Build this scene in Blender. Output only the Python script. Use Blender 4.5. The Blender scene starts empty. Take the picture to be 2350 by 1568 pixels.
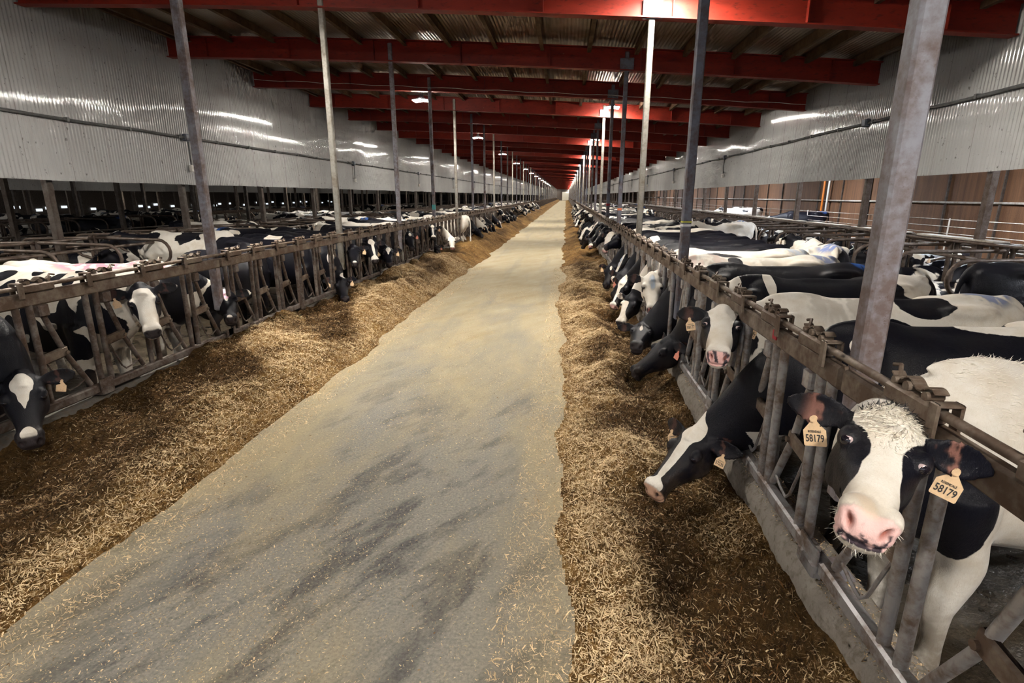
import bpy, math, random
import numpy as np
from mathutils import Vector, Matrix
random.seed(7); rng = np.random.default_rng(7)
C = bpy.context.scene.collection
R = math.radians
BAY = 3.66
COL_Y = [(0.6255 + n) * BAY for n in range(-4, 68)]
XR, XL = 1.26, -4.06            # column / feed rail lines
BAF_R, BAF_L = 6.58, -9.45
Y_NEAR, Y_END = -14.0, 262.0
COW_Z = -0.10                   # floor of the cow pens
def beam_z(x):                  # underside of the slightly cambered, sloping roof beams
    return 2.05 + 3.16 - (x + 9.41) * 0.055 + .10 * np.maximum(0, 1 - ((x + 1.42) / 8.0) ** 2)

# ------------------------------------------------------------------ materials
class NT:
    def __init__(s, name):
        s.m = bpy.data.materials.new(name); s.m.use_nodes = True
        s.t = s.m.node_tree; s.n = s.t.nodes; s.b = s.n['Principled BSDF']
        s.out = s.n['Material Output']
    def node(s, typ, **kw):
        o = s.n.new(typ)
        for k, v in kw.items():
            if k in o.inputs: o.inputs[k].default_value = v
            else: setattr(o, k, v)
        return o
    def link(s, a, b): s.t.links.new(a, b)
    def val(s, sock, v):
        if isinstance(v, (int, float, tuple, list)): sock.default_value = v
        else: s.link(v, sock)
    def math(s, op, a, b=0.0, c=0.0, clamp=False):
        o = s.n.new('ShaderNodeMath'); o.operation = op; o.use_clamp = clamp
        s.val(o.inputs[0], a); s.val(o.inputs[1], b); s.val(o.inputs[2], c)
        return o.outputs[0]
    def mix(s, f, a, b):
        o = s.n.new('ShaderNodeMix'); o.data_type = 'RGBA'; o.clamp_factor = True
        s.val(o.inputs[0], f); s.val(o.inputs[6], a); s.val(o.inputs[7], b)
        return o.outputs[2]
    def ramp(s, f, lo, hi, a=0.0, b=1.0):
        o = s.n.new('ShaderNodeMapRange'); o.clamp = True
        s.val(o.inputs[0], f); s.val(o.inputs[1], lo); s.val(o.inputs[2], hi); s.val(o.inputs[3], a); s.val(o.inputs[4], b)
        return o.outputs[0]
    def pos(s, scale=(1, 1, 1), obj=False, off=None):
        if obj: src = s.node('ShaderNodeTexCoord').outputs['Object']
        else: src = s.node('ShaderNodeNewGeometry').outputs['Position']
        mp = s.n.new('ShaderNodeMapping'); mp.inputs['Scale'].default_value = scale
        s.link(src, mp.inputs['Vector'])
        if off is not None: s.link(off, mp.inputs['Location'])
        return mp.outputs[0]
    def noise(s, vec, scale, detail=4, rough=0.55, dist=0.0):
        o = s.node('ShaderNodeTexNoise', Scale=scale, Detail=detail, Roughness=rough, Distortion=dist)
        s.link(vec, o.inputs['Vector']); return o.outputs['Fac']
    def bump(s, h, strength=0.4, dist=0.01):
        o = s.node('ShaderNodeBump', Strength=strength, Distance=dist)
        s.link(h, o.inputs['Height']); s.link(o.outputs[0], s.b.inputs['Normal'])
    def attr(s, name, typ='GEOMETRY'):
        o = s.n.new('ShaderNodeAttribute'); o.attribute_name = name; o.attribute_type = typ
        return o
    def set(s, col=None, rough=None, metal=None, spec=None):
        if col is not None: s.val(s.b.inputs['Base Color'], col)
        if rough is not None: s.val(s.b.inputs['Roughness'], rough)
        if metal is not None: s.val(s.b.inputs['Metallic'], metal)
        if spec is not None: s.val(s.b.inputs['Specular IOR Level'], spec)
        return s.m
def rgb(r, g, b): return (r, g, b, 1.0)

def mat_metal(name, base, rust, amount, rough=0.5, metal=0.35, scale=9):
    t = NT(name); p = t.pos()
    n = t.noise(p, scale, 6, 0.65); n2 = t.noise(p, scale * 6, 3)
    f = t.ramp(t.math('ADD', n, t.math('MULTIPLY', n2, 0.35)), 0.86 - amount, 1.0 - amount * 0.6)
    c = t.mix(f, rgb(*base), rgb(*rust))
    c = t.mix(t.math('MULTIPLY', t.noise(p, 30, 3), 0.45), c, rgb(*[v * 0.45 for v in base]))
    c = t.mix(t.math('MULTIPLY', t.ramp(t.noise(p, scale * 11, 4, .7), .60, .68), t.ramp(n, .42, .6)), c, rgb(*[v * .8 for v in rust]))
    t.bump(n2, 0.25, 0.004)
    return t.set(c, t.ramp(n, .3, .7, rough - .08, rough + .2), metal)
M = {}
M['galv'] = mat_metal('galvanised_steel', (.34, .33, .33), (.14, .085, .055), .28, .42, .55, 7)
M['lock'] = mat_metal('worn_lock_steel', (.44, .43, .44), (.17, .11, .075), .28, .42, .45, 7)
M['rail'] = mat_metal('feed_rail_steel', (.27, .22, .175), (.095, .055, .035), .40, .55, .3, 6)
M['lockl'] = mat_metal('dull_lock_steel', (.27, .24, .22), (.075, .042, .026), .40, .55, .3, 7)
M['column'] = mat_metal('rusty_grey_column_paint', (.34, .34, .39), (.17, .11, .09), .32, .5, .15, 5)
M['zinc'] = mat_metal('zinc_column', (.30, .285, .255), (.19, .155, .12), .25, .45, .65, 5)
M['slate'] = mat_metal('blue_grey_column_paint', (.17, .18, .23), (.12, .08, .07), .28, .5, .15, 5)
M['stall'] = mat_metal('stall_pipe_steel', (.13, .105, .09), (.07, .04, .025), .36, .45, .4, 8)
M['dark'] = mat_metal('dark_pen_post', (.09, .075, .062), (.05, .03, .02), .35, .6, .1, 8)
M['conduit'] = mat_metal('grey_conduit', (.15, .155, .155), (.11, .10, .09), .2, .5, .1, 8)
M['box'] = mat_metal('blue_grey_box', (.20, .22, .27), (.15, .14, .14), .2, .5, .1, 8)
M['purlin'] = mat_metal('brown_timber_purlin', (.15, .085, .04), (.07, .04, .022), .30, .7, .0, 4)

def mk_beam():
    t = NT('red_oxide_beam_paint'); p = t.pos((1, 1, 3))
    n = t.noise(p, 1.6, 5, .6); n2 = t.noise(p, 9, 4, .6)
    c = t.mix(t.ramp(n, .35, .7), rgb(.185, .013, .005), rgb(.26, .020, .008))
    c = t.mix(t.ramp(n2, .56, .72), c, rgb(.11, .010, .005))
    c = t.mix(t.ramp(t.noise(t.pos((1.2, 1.2, 2.2)), 3.1, 2), .80, .82), c, rgb(.36, .17, .10))
    return t.set(c, .55, 0.0, .35)
M['beam'] = mk_beam()

def mk_wall():
    t = NT('galvanised_corrugated_sheet')
    p = t.pos(); g = t.node('ShaderNodeNewGeometry')
    sx = t.node('ShaderNodeSeparateXYZ'); t.link(g.outputs['Position'], sx.inputs[0])
    low = t.noise(t.pos((1, .55, .35)), .9, 4, .6)
    streak = t.noise(t.pos((1, 14, .5)), 1.2, 3, .5)
    speck = t.noise(t.pos((1, 1, .6)), 16, 3, .6)
    c = t.mix(t.ramp(low, .3, .7), rgb(.34, .34, .335), rgb(.45, .45, .445))
    c = t.mix(t.ramp(streak, .52, .75, 0, .45), c, rgb(.34, .32, .295))
    c = t.mix(t.ramp(speck, .655, .70, 0, .8), c, rgb(.10, .09, .08))
    # sheet overlaps every 0.9 m
    ph = t.math('FRACT', t.math('DIVIDE', sx.outputs['Y'], 0.915))
    c = t.mix(t.math('MULTIPLY', t.math('LESS_THAN', ph, .012), .6), c, rgb(.12, .10, .09))
    t.bump(t.noise(t.pos((1, .7, 2.2)), 1.4, 3, .5), .55, .05)
    t.b.inputs['Coat Weight'].default_value = .75; t.b.inputs['Coat Roughness'].default_value = .06; t.b.inputs['Coat IOR'].default_value = 1.9
    return t.set(c, .45, .15)
M['wall'] = mk_wall()

def mk_roof():
    t = NT('roof_liner_sheet')
    c = t.mix(t.ramp(t.noise(t.pos((1, .4, 1)), .7, 5, .6), .3, .7), rgb(.24, .19, .145), rgb(.38, .32, .26))
    t.bump(t.noise(t.pos((2, .4, 1)), 1.0, 2), .3, .03)
    return t.set(c, .34, .45)
M['roof'] = mk_roof()

def mk_pad():
    t = NT('brown_cooling_pad')
    p = t.pos((1, 6, .35)); n = t.noise(p, 1.5, 5, .6); n2 = t.noise(t.pos((1, 40, 40)), 1.0, 2)
    c = t.mix(t.ramp(n, .3, .7), rgb(.075, .030, .012), rgb(.17, .078, .030))
    c = t.mix(t.ramp(n2, .4, .7, 0, .3), c, rgb(.09, .035, .015))
    t.bump(n2, .3, .02)
    return t.set(c, .8, 0)
M['pad'] = mk_pad()

def mk_concrete(k=1.0, nm='worn_kerb_concrete'):
    t = NT(nm); p = t.pos()
    n = t.noise(p, 4, 6, .65); n2 = t.noise(p, 26, 4, .6)
    c = t.mix(t.ramp(n, .3, .7), rgb(.17 * k, .145 * k, .12 * k), rgb(.30 * k, .27 * k, .235 * k))
    c = t.mix(t.ramp(n2, .5, .7, 0, .7), c, rgb(.10, .07, .04))
    t.bump(n2, .6, .012)
    return t.set(c, .85, 0)
M['concrete'] = mk_concrete(); M['concrete_d'] = mk_concrete(.4, 'shade_dark_kerb_concrete')  # left kerb copy darkened to give the shaded gap under the rail

def mk_road():
    t = NT('feed_lane_floor'); g = t.node('ShaderNodeNewGeometry')
    sx = t.node('ShaderNodeSeparateXYZ'); t.link(g.outputs['Position'], sx.inputs[0])
    big = t.noise(t.pos((1.1, .45, 1)), 1.0, 6, .62, .2)
    rv = t.node('ShaderNodeVectorRotate', rotation_type='Z_AXIS', Angle=.55); t.link(g.outputs['Position'], rv.inputs['Vector'])
    mp_ = t.node('ShaderNodeMapping'); mp_.inputs['Scale'].default_value = (1.9, .62, 1); t.link(rv.outputs[0], mp_.inputs['Vector'])
    med = t.noise(mp_.outputs[0], 1.5, 7, .66, .15)
    fine = t.noise(t.pos(), 60, 3, .7); chip = t.noise(t.pos(), 26, 4, .75)
    base = t.mix(t.ramp(fine, .3, .7), rgb(.15, .143, .128), rgb(.31, .285, .24))
    # dark damp skid patches
    near = t.ramp(sx.outputs['Y'], 2.5, 9.0, 1.0, 0.25)
    dk = t.math('MULTIPLY', t.ramp(med, .48, .58), near)
    c = t.mix(t.math('MULTIPLY', dk, .9), base, t.mix(t.ramp(fine, .4, .62), rgb(.045, .043, .045), rgb(.10, .095, .09)))
    # dusting of dry feed meal; thicker further along the lane
    dust = t.ramp(t.math('ADD', big, t.ramp(sx.outputs['Y'], 2.0, 16.0, -.10, .34)), .40, .66)
    dust = t.math('ADD', dust, t.math('ADD', t.ramp(sx.outputs['X'], -2.1, -2.6, 0, .55), t.ramp(sx.outputs['X'], -.55, -.05, 0, .45)), clamp=True)
    dust = t.math('MULTIPLY', dust, t.ramp(fine, .2, .55, .45, 1.0))
    c = t.mix(t.math('MULTIPLY', dust, .8), c, t.mix(t.ramp(med, .3, .7), rgb(.33, .25, .125), rgb(.44, .37, .235)))
    tr = t.math('MULTIPLY', t.ramp(t.noise(t.pos((2.2, .16, 1)), 1.3, 3), .52, .70), .45)
    c = t.mix(tr, c, rgb(.19, .18, .155))
    # scattered crumbs
    c = t.mix(t.math('MULTIPLY', t.ramp(chip, .62, .68), t.ramp(big, .35, .6, .3, .9)), c, rgb(.46, .36, .22))
    c = t.mix(t.ramp(t.noise(t.pos(), 38, 3, .7), .68, .72, 0, .8), c, rgb(.09, .07, .05))
    t.bump(t.math('ADD', fine, t.math('MULTIPLY', chip, 1.5)), .35, .008)
    return t.set(c, t.ramp(med, .35, .65, .85, .72), 0, .3)
M['road'] = mk_road()

def mk_pen():
    t = NT('wet_pen_floor'); n = t.noise(t.pos(), 2.2, 6, .65); n2 = t.noise(t.pos(), 14, 5, .65)
    c = t.mix(t.ramp(n, .35, .65), rgb(.018, .014, .010), rgb(.075, .055, .032))
    t.bump(n2, .8, .03)
    return t.set(c, t.ramp(n, .35, .6, .16, .6), 0, .5)
M['pen'] = mk_pen()
def mk_bed():
    t = NT('stall_bedding'); n = t.noise(t.pos(), 2.0, 6, .65); n2 = t.noise(t.pos(), 30, 4, .7)
    c = t.mix(t.ramp(n, .3, .7), rgb(.13, .095, .05), rgb(.30, .23, .13))
    t.bump(n2, .8, .02)
    return t.set(c, .9, 0)
M['bed'] = mk_bed()

def mk_feed():
    t = NT('chopped_feed'); p = t.pos()
    n1 = t.noise(t.pos((1, .8, 1)), 2.1, 4, .6, .6); n2 = t.noise(t.pos((1, .6, 1)), 24, 5, .7, 1.0); n3 = t.noise(p, 90, 3, .7)
    c = t.mix(t.ramp(n2, .32, .68), rgb(.046, .019, .004), rgb(.25, .13, .036))
    c = t.mix(t.ramp(n1, .38, .66, 0, .75), c, t.mix(t.ramp(n2, .3, .7), rgb(.11, .05, .012), rgb(.47, .29, .105)))
    hollow_dark = t.attr('hollow_dark').outputs['Fac']
    c = t.mix(t.math('MULTIPLY', hollow_dark, .85), c, t.mix(t.ramp(n2, .35, .7), rgb(.014, .006, .002), rgb(.070, .034, .009)))
    c = t.mix(t.ramp(n3, .62, .74, 0, .5), c, rgb(.58, .45, .25))
    t.bump(t.math('ADD', n2, t.math('MULTIPLY', n3, .5)), 1.0, .03)
    return t.set(c, .95, 0, .15)
M['feed'] = mk_feed()
def mk_straw():
    t = NT('straw_bits'); a = t.attr('tone')
    c = t.mix(a.outputs['Fac'], rgb(.11, .047, .010), rgb(.92, .71, .43))
    return t.set(c, .7, 0, .25)
M['straw'] = mk_straw()

def mk_coat():
    t = NT('cow_coat'); p = t.pos(obj=True)
    seed = t.attr('coat_seed', 'OBJECT').outputs['Fac']; patch = t.attr('coat_patch', 'OBJECT').outputs['Fac']; bias = t.attr('coat_bias', 'OBJECT').outputs['Fac']
    cmb = t.node('ShaderNodeCombineXYZ'); t.link(seed, cmb.inputs[0]); t.link(t.math('MULTIPLY', seed, 1.7), cmb.inputs[1]); t.link(t.math('MULTIPLY', seed, .6), cmb.inputs[2])
    big = t.noise(t.pos(obj=True, off=cmb.outputs[0]), 1.75, 2.0, .45, .3)
    sig = t.attr('coat').outputs['Fac']
    edge = t.math('ADD', t.math('MULTIPLY', t.math('SUBTRACT', t.noise(p, 42, 4, .65), .5), .36), t.math('MULTIPLY', t.math('SUBTRACT', t.noise(p, 9, 2, .5), .5), .9))
    f = t.math('ADD', t.math('ADD', sig, edge), t.math('MULTIPLY', patch, t.math('ADD', t.math('MULTIPLY', t.math('SUBTRACT', big, .5), 9.0), bias)))
    white = t.ramp(f, -.06, .06)
    fur = t.noise(t.pos((1, 1, .35), obj=True), 130, 3, .6, 1.6)
    soft = t.noise(p, 5.5, 4, .6)
    wcol = t.mix(t.ramp(soft, .42, .72, 0, .75), rgb(.72, .68, .62), rgb(.54, .455, .345))
    wcol = t.mix(t.ramp(fur, .45, .7, 0, .3), wcol, rgb(.52, .44, .35))
    bcol = t.mix(t.ramp(soft, .4, .7), rgb(.0040, .0042, .0085), rgb(.008, .0075, .010))
    c = t.mix(white, bcol, wcol)
    # dung-stained lower legs and flanks
    sz = t.node('ShaderNodeSeparateXYZ'); t.link(t.node('ShaderNodeTexCoord').outputs['Object'], sz.inputs[0])
    d = t.math('MULTIPLY', t.ramp(sz.outputs[2], .12, .62, 1, 0), t.ramp(soft, .38, .6))
    c = t.mix(t.math('MULTIPLY', d, .75), c, rgb(.09, .06, .035))
    tint = t.attr('tint')
    c = t.mix(tint.outputs['Alpha'], c, tint.outputs['Color'])
    t.bump(t.math('ADD', fur, t.math('MULTIPLY', t.noise(p, 16, 3, .6, 1.0), .8)), .32, .012)
    t.val(t.b.inputs['Sheen Weight'], t.ramp(white, 0, 1, .0, .10)); t.b.inputs['Sheen Roughness'].default_value = .4
    t.b.inputs['Sheen Tint'].default_value = rgb(.75, .8, 1)
    return t.set(c, t.ramp(white, 0, 1, .42, .7), 0, t.ramp(white, 0, 1, .20, .25))
M['coat'] = mk_coat()
def simple(name, col, rough=.5, metal=0., spec=.5):
    return NT(name).set(rgb(*col), rough, metal, spec)
M['eye'] = simple('dark_wet_eye', (.008, .006, .010), .06, 0, .8)
M['eyewhite'] = simple('eye_white', (.45, .34, .34), .15)
M['hair_w'] = simple('white_hair', (.78, .73, .64), .55, 0, .3)
M['hair_k'] = simple('black_hair', (.010, .009, .011), .45, 0, .4)
M['ink'] = simple('tag_ink', (.03, .028, .03), .6)
def mk_tag(name, col):
    t = NT(name); c = t.mix(t.ramp(t.noise(t.pos(obj=True), 60, 4, .6), .45, .75, 0, .5), rgb(*col), rgb(*[v * .6 for v in col]))
    return t.set(c, .45, 0, .4)
M['tag'] = mk_tag('cream_tag_plastic', (.80, .56, .34)); M['tag_o'] = mk_tag('orange_tag_plastic', (.72, .20, .09)); M['tag_p'] = mk_tag('salmon_tag_plastic', (.78, .30, .22))
M['hoof'] = simple('hoof_horn', (.03, .025, .02), .6)
M['yellow'] = simple('yellow_band', (.65, .62, .06), .5); M['white'] = simple('white_band', (.75, .75, .78), .5)
M['teal'] = simple('teal_sticker', (.08, .42, .46), .5); M['red'] = simple('red_marking_paint', (.30, .010, .02), .6)
M['orange'] = simple('orange_pipe', (.75, .22, .03), .5); M['whitepipe'] = simple('white_pipe', (.75, .72, .66), .4)
M['board'] = mat_metal('weathered_pale_board', (.46, .42, .37), (.26, .21, .16), .25, .7, 0, 6)
M['lamphousing'] = simple('lamp_housing', (.25, .26, .28), .5, .3)
M['doorw'] = NT('end_door_panel').set(rgb(.62, .60, .52), .6)
def mk_emit(name, col, st):
    t = NT(name); t.b.inputs['Base Color'].default_value = rgb(1, 1, 1)
    t.b.inputs['Emission Color'].default_value = rgb(*col); t.b.inputs['Emission Strength'].default_value = st
    return t.m
M['lamp'] = mk_emit('lamp_lens', (1.0, .945, .85), 335.0)
M['lamp_c'] = mk_emit('added_cool_lens', (.86, .92, 1.0), 520.0)  # lens of the lamps added over the right stalls
M['day'] = mk_emit('daylit_opening', (.85, .93, 1.0), .45)

# ------------------------------------------------------------------ mesh helpers
class MB:
    def __init__(s): s.v = []; s.f = []; s.m = []; s.n = 0
    def add(s, v, f, mi=0):
        v = np.asarray(v, float); o = s.n
        s.v.append(v); s.n += len(v)
        for q in f: s.f.append([i + o for i in q]); s.m.append(mi)
        return s
    def box(s, c, d, rot=None, mi=0, bev=0.0):
        hx, hy, hz = [k / 2 for k in d]
        if bev <= 0:
            v = np.array([(x, y, z) for x in (-hx, hx) for y in (-hy, hy) for z in (-hz, hz)])
            f = [(0, 1, 3, 2), (4, 6, 7, 5), (0, 4, 5, 1), (2, 3, 7, 6), (0, 2, 6, 4), (1, 5, 7, 3)]
        else:   # bevelled along z edges and rims
            b = min(bev, hx * .9, hy * .9, hz * .9)
            def ring(ix, iy): return [(-ix + b, -iy), (ix - b, -iy), (ix, -iy + b), (ix, iy - b), (ix - b, iy), (-ix + b, iy), (-ix, iy - b), (-ix, -iy + b)]
            v = []; 
            for zz, k in ((-hz, b), (-hz + b, 0), (hz - b, 0), (hz, b)):
                v += [(x, y, zz) for x, y in ring(hx - k, hy - k)]
            f = []
            for r in range(3):
                for i in range(8): f.append((r * 8 + i, r * 8 + (i + 1) % 8, (r + 1) * 8 + (i + 1) % 8, (r + 1) * 8 + i))
            f.append(tuple(range(7, -1, -1))); f.append(tuple(range(24, 32))); v = np.array(v)
        if rot is not None: v = v @ np.array(rot.to_3x3()).T
        return s.add(v + np.array(c), f, mi)
    def tube(s, pts, r, seg=10, mi=0, cap=True):
        pts = [Vector(p) for p in pts]; n = len(pts)
        rs = r if isinstance(r, (list, tuple)) else [r] * n
        ts = []
        for i in range(n):
            a = pts[max(0, i - 1)]; b = pts[min(n - 1, i + 1)]; ts.append((b - a).normalized())
        t0 = ts[0]; u = t0.orthogonal().normalized(); v = []
        for i in range(n):
            u = (u - ts[i] * u.dot(ts[i])).normalized(); w = ts[i].cross(u)
            for k in range(seg):
                a = 2 * math.pi * k / seg
                v.append(pts[i] + (u * math.cos(a) + w * math.sin(a)) * rs[i])
        f = []
        for i in range(n - 1):
            for k in range(seg): f.append((i * seg + k, i * seg + (k + 1) % seg, (i + 1) * seg + (k + 1) % seg, (i + 1) * seg + k))
        if cap: f.append(tuple(range(seg - 1, -1, -1))); f.append(tuple(range((n - 1) * seg, n * seg)))
        return s.add([tuple(p) for p in v], f, mi)
    def sqtube(s, a, b, w, h, mi=0, bev=.006):
        a = Vector(a); b = Vector(b); d = b - a
        q = d.to_track_quat('Z', 'Y').to_matrix()
        return s.box(tuple((a + b) / 2), (w, h, d.length), q, mi, bev)
    def mesh(s, name, mats, smooth=False):
        me = bpy.data.meshes.new(name); v = np.concatenate(s.v) if s.v else np.zeros((0, 3))
        me.from_pydata(v.tolist(), [], s.f)
        for m in (mats if isinstance(mats, (list, tuple)) else [mats]): me.materials.append(m)
        if len(me.materials) > 1: me.polygons.foreach_set('material_index', s.m)
        if smooth: me.polygons.foreach_set('use_smooth', [True] * len(me.polygons))
        me.update(); return me
    def build(s, name, mats, parent=None, smooth=False, loc=(0, 0, 0)):
        return link(s.mesh(name, mats, smooth), name, parent, loc)
def smooth_tubes(me, ang=40):
    me.polygons.foreach_set('use_smooth', [True] * len(me.polygons))
    try: me.set_sharp_from_angle(angle=R(ang))
    except Exception: pass
    return me
def link(me, name, parent=None, loc=(0, 0, 0), rz=0):
    o = bpy.data.objects.new(name, me); C.objects.link(o); o.location = loc; o.rotation_euler = (0, 0, rz)
    if parent is not None: o.parent = parent
    return o
def tag(o, label=None, cat=None, group=None, kind=None):
    if label: o['label'] = label
    if cat: o['category'] = cat
    if group: o['group'] = group
    if kind: o['kind'] = kind
    return o
def empty(name, loc=(0, 0, 0), rz=0):
    o = bpy.data.objects.new(name, None); C.objects.link(o); o.location = loc; o.rotation_euler = (0, 0, rz); o.empty_display_size = .2
    return o
def copy_tree(o, parent=None):
    c = o.copy(); C.objects.link(c)
    if parent is not None: c.parent = parent
    for ch in list(o.children): copy_tree(ch, c)
    return c
def grid_mesh(name, P, mat, smooth=True, attrs=None):
    """P: (nu, nv, 3) array of points"""
    nu, nv = P.shape[:2]
    idx = np.arange(nu * nv).reshape(nu, nv)
    q = np.stack([idx[:-1, :-1], idx[1:, :-1], idx[1:, 1:], idx[:-1, 1:]], -1).reshape(-1, 4)
    return quads(name, P.reshape(-1, 3), q, mat, smooth, attrs)
def quads(name, v, q, mat, smooth=False, attrs=None):
    me = bpy.data.meshes.new(name); n = len(q)
    me.vertices.add(len(v)); me.vertices.foreach_set('co', np.asarray(v, np.float32).ravel())
    me.loops.add(n * 4); me.loops.foreach_set('vertex_index', np.asarray(q, np.int32).ravel())
    me.polygons.add(n); me.polygons.foreach_set('loop_start', np.arange(0, n * 4, 4, dtype=np.int32))
    try: me.polygons.foreach_set('loop_total', np.full(n, 4, np.int32))
    except Exception: pass
    if smooth: me.polygons.foreach_set('use_smooth', np.ones(n, bool))
    me.update(calc_edges=True); me.validate()
    me.materials.append(mat)
    for k, a in (attrs or {}).items():
        me.attributes.new(k, 'FLOAT', 'POINT').data.foreach_set('value', np.asarray(a, np.float32).ravel())
    return me
# value noise in numpy
def _h(ix, iy, s):
    n = (ix.astype(np.int64) * 374761393 + iy.astype(np.int64) * 668265263 + s * 974634777) & 0x7fffffff
    n = ((n ^ (n >> 13)) * 1274126177) & 0x7fffffff
    return ((n ^ (n >> 16)) & 0xffff) / 65535.0
def vnoise(x, y, s=0):
    ix = np.floor(x); iy = np.floor(y); fx = x - ix; fy = y - iy
    fx = fx * fx * (3 - 2 * fx); fy = fy * fy * (3 - 2 * fy)
    a = _h(ix, iy, s); b = _h(ix + 1, iy, s); c = _h(ix, iy + 1, s); d = _h(ix + 1, iy + 1, s)
    return (a * (1 - fx) + b * fx) * (1 - fy) + (c * (1 - fx) + d * fx) * fy
def fbm(x, y, s=0, o=4):
    t = 0; a = 1; w = 0
    for k in range(o): t = t + a * vnoise(x * 2 ** k, y * 2 ** k, s + k * 7); w += a; a *= .5
    return t / w

# ------------------------------------------------------------------ camera
cam_d = bpy.data.cameras.new('camera'); cam = bpy.data.objects.new('camera', cam_d); C.objects.link(cam)
cam.location = (0, 0, 2.05); cam.rotation_euler = (R(90 - 15.05), 0, R(5.5))
cam_d.sensor_width = 36; cam_d.lens = 1242 * 36 / 2350; cam_d.clip_end = 600; cam_d.clip_start = .05
bpy.context.scene.camera = cam

sc = bpy.context.scene
sc.view_settings.view_transform = 'Standard'; sc.view_settings.look = 'None'; sc.view_settings.gamma = 1.0; sc.view_settings.use_curve_mapping = False
sc.view_settings.exposure = 1.22
cy = sc.cycles
cy.max_bounces = 6; cy.diffuse_bounces = 4; cy.glossy_bounces = 3; cy.transmission_bounces = 2; cy.caustics_reflective = False; cy.caustics_refractive = False
cy.use_adaptive_sampling = True; cy.adaptive_threshold = .08; cy.adaptive_min_samples = 12; cy.use_denoising = True; cy.sample_clamp_indirect = 4.0; cy.use_light_tree = True
# cool fill light added behind the camera, entering by the near end left open
w = bpy.data.worlds.new('added_fill_light'); sc.world = w; w.use_nodes = True
w.node_tree.nodes['Background'].inputs[0].default_value = (.80, .88, 1.0, 1); w.node_tree.nodes['Background'].inputs[1].default_value = .50

# ------------------------------------------------------------------ building shell
def slab(name, x0, x1, y0, y1, z0, z1, mat):
    mb = MB(); mb.box(((x0 + x1) / 2, (y0 + y1) / 2, (z0 + z1) / 2), (x1 - x0, y1 - y0, z1 - z0))
    return tag(mb.build(name, mat), kind='structure')
slab('floor_feed_lane', -3.98, 1.16, Y_NEAR, Y_END, -.4, 0, M['road'])
slab('floor_right_pen', 1.40, 13.2, Y_NEAR, Y_END, -.4, COW_Z, M['pen'])
slab('floor_left_pen', -62, -4.20, Y_NEAR, Y_END, -.4, COW_Z, M['pen'])
for nm, x0, x1 in (('right', 4.9, 8.4), ('left', -11.0, -7.5)):
    slab('floor_stall_bed_' + nm, x0, x1, Y_NEAR, Y_END, COW_Z, COW_Z + .12, M['bed'])
slab('floor_stall_bed_far_left', -20.5, -16.5, Y_NEAR, Y_END, COW_Z, COW_Z + .12, M['bed'])
# kerbs: a rough rounded ledge under each feed rail
def kerb(name, xs, s, mat=None):
    ys = np.concatenate([np.arange(-2, 14, .05), np.arange(14, 60, .4), np.arange(60, Y_END + .1, 4)])
    prof = [(-.11, -.38), (-.115, .26), (-.105, .335), (-.07, .37), (0, .375), (.09, .37), (.12, .34), (.125, -.38)]
    P = np.zeros((len(ys), len(prof), 3))
    for j, (dx, z) in enumerate(prof):
        nx = (fbm(ys * 3.0, ys * 0 + j * .3, 11) - .5) * .035; nz = (fbm(ys * 2.3, ys * 0 + j * .4, 23) - .5) * .03
        if z < 0: nx = nx * 0; nz = nz * 0
        P[:, j] = np.stack([xs + s * (dx + nx), ys, z + nz + 0 * ys], -1)
    if s < 0: P = P[:, ::-1]
    return tag(link(grid_mesh(name, P, mat), name), kind='structure')
kerb('trim_kerb_right', 1.26, 1, M['concrete']); kerb('trim_kerb_left', -4.06, -1, M['concrete_d'])

def corrugated(name, x, z0, z1, face):
    pitch = .076; n = int((Y_END - Y_NEAR) / pitch) * 6
    ys = Y_NEAR + np.arange(n) * pitch / 6
    ph = np.arange(n) * 2 * np.pi / 6
    # slight bow of each sheet between its fixings makes the reflections wander
    xx = x + face * (.009 * np.sin(ph)) 
    zs = np.linspace(z0, z1, 9)
    P = np.zeros((n, len(zs), 3))
    for j, z in enumerate(zs):
        wob = (fbm(ys * .55, ys * 0 + z * .45, 5, 2) - .5) * .05 + (fbm(ys * 2.4, ys * 0 + z * .9, 8, 1) - .5) * .004
        P[:, j] = np.stack([xx + wob, ys, 0 * ys + z + (0 if 0 < j < 8 else (fbm(ys * .8, ys * 0, 9, 2) - .5) * .03)], -1)
    if face < 0: P = P[::-1]
    return link(grid_mesh(name, P, M['wall']), name)
wl = tag(corrugated('wall_left', BAF_L, 2.33, beam_z(BAF_L) + .56, 1), 'galvanised corrugated sheet curtain wall hanging above the left pen', None, None, 'structure')
wr = tag(corrugated('wall_right', BAF_R, 2.42, beam_z(BAF_R) + .56, -1), 'galvanised corrugated sheet curtain wall hanging above the right pen', None, None, 'structure')
tag(corrugated('wall_far_left', -26.0, 2.33, beam_z(-26) + .5, 1), kind='structure')
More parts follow.
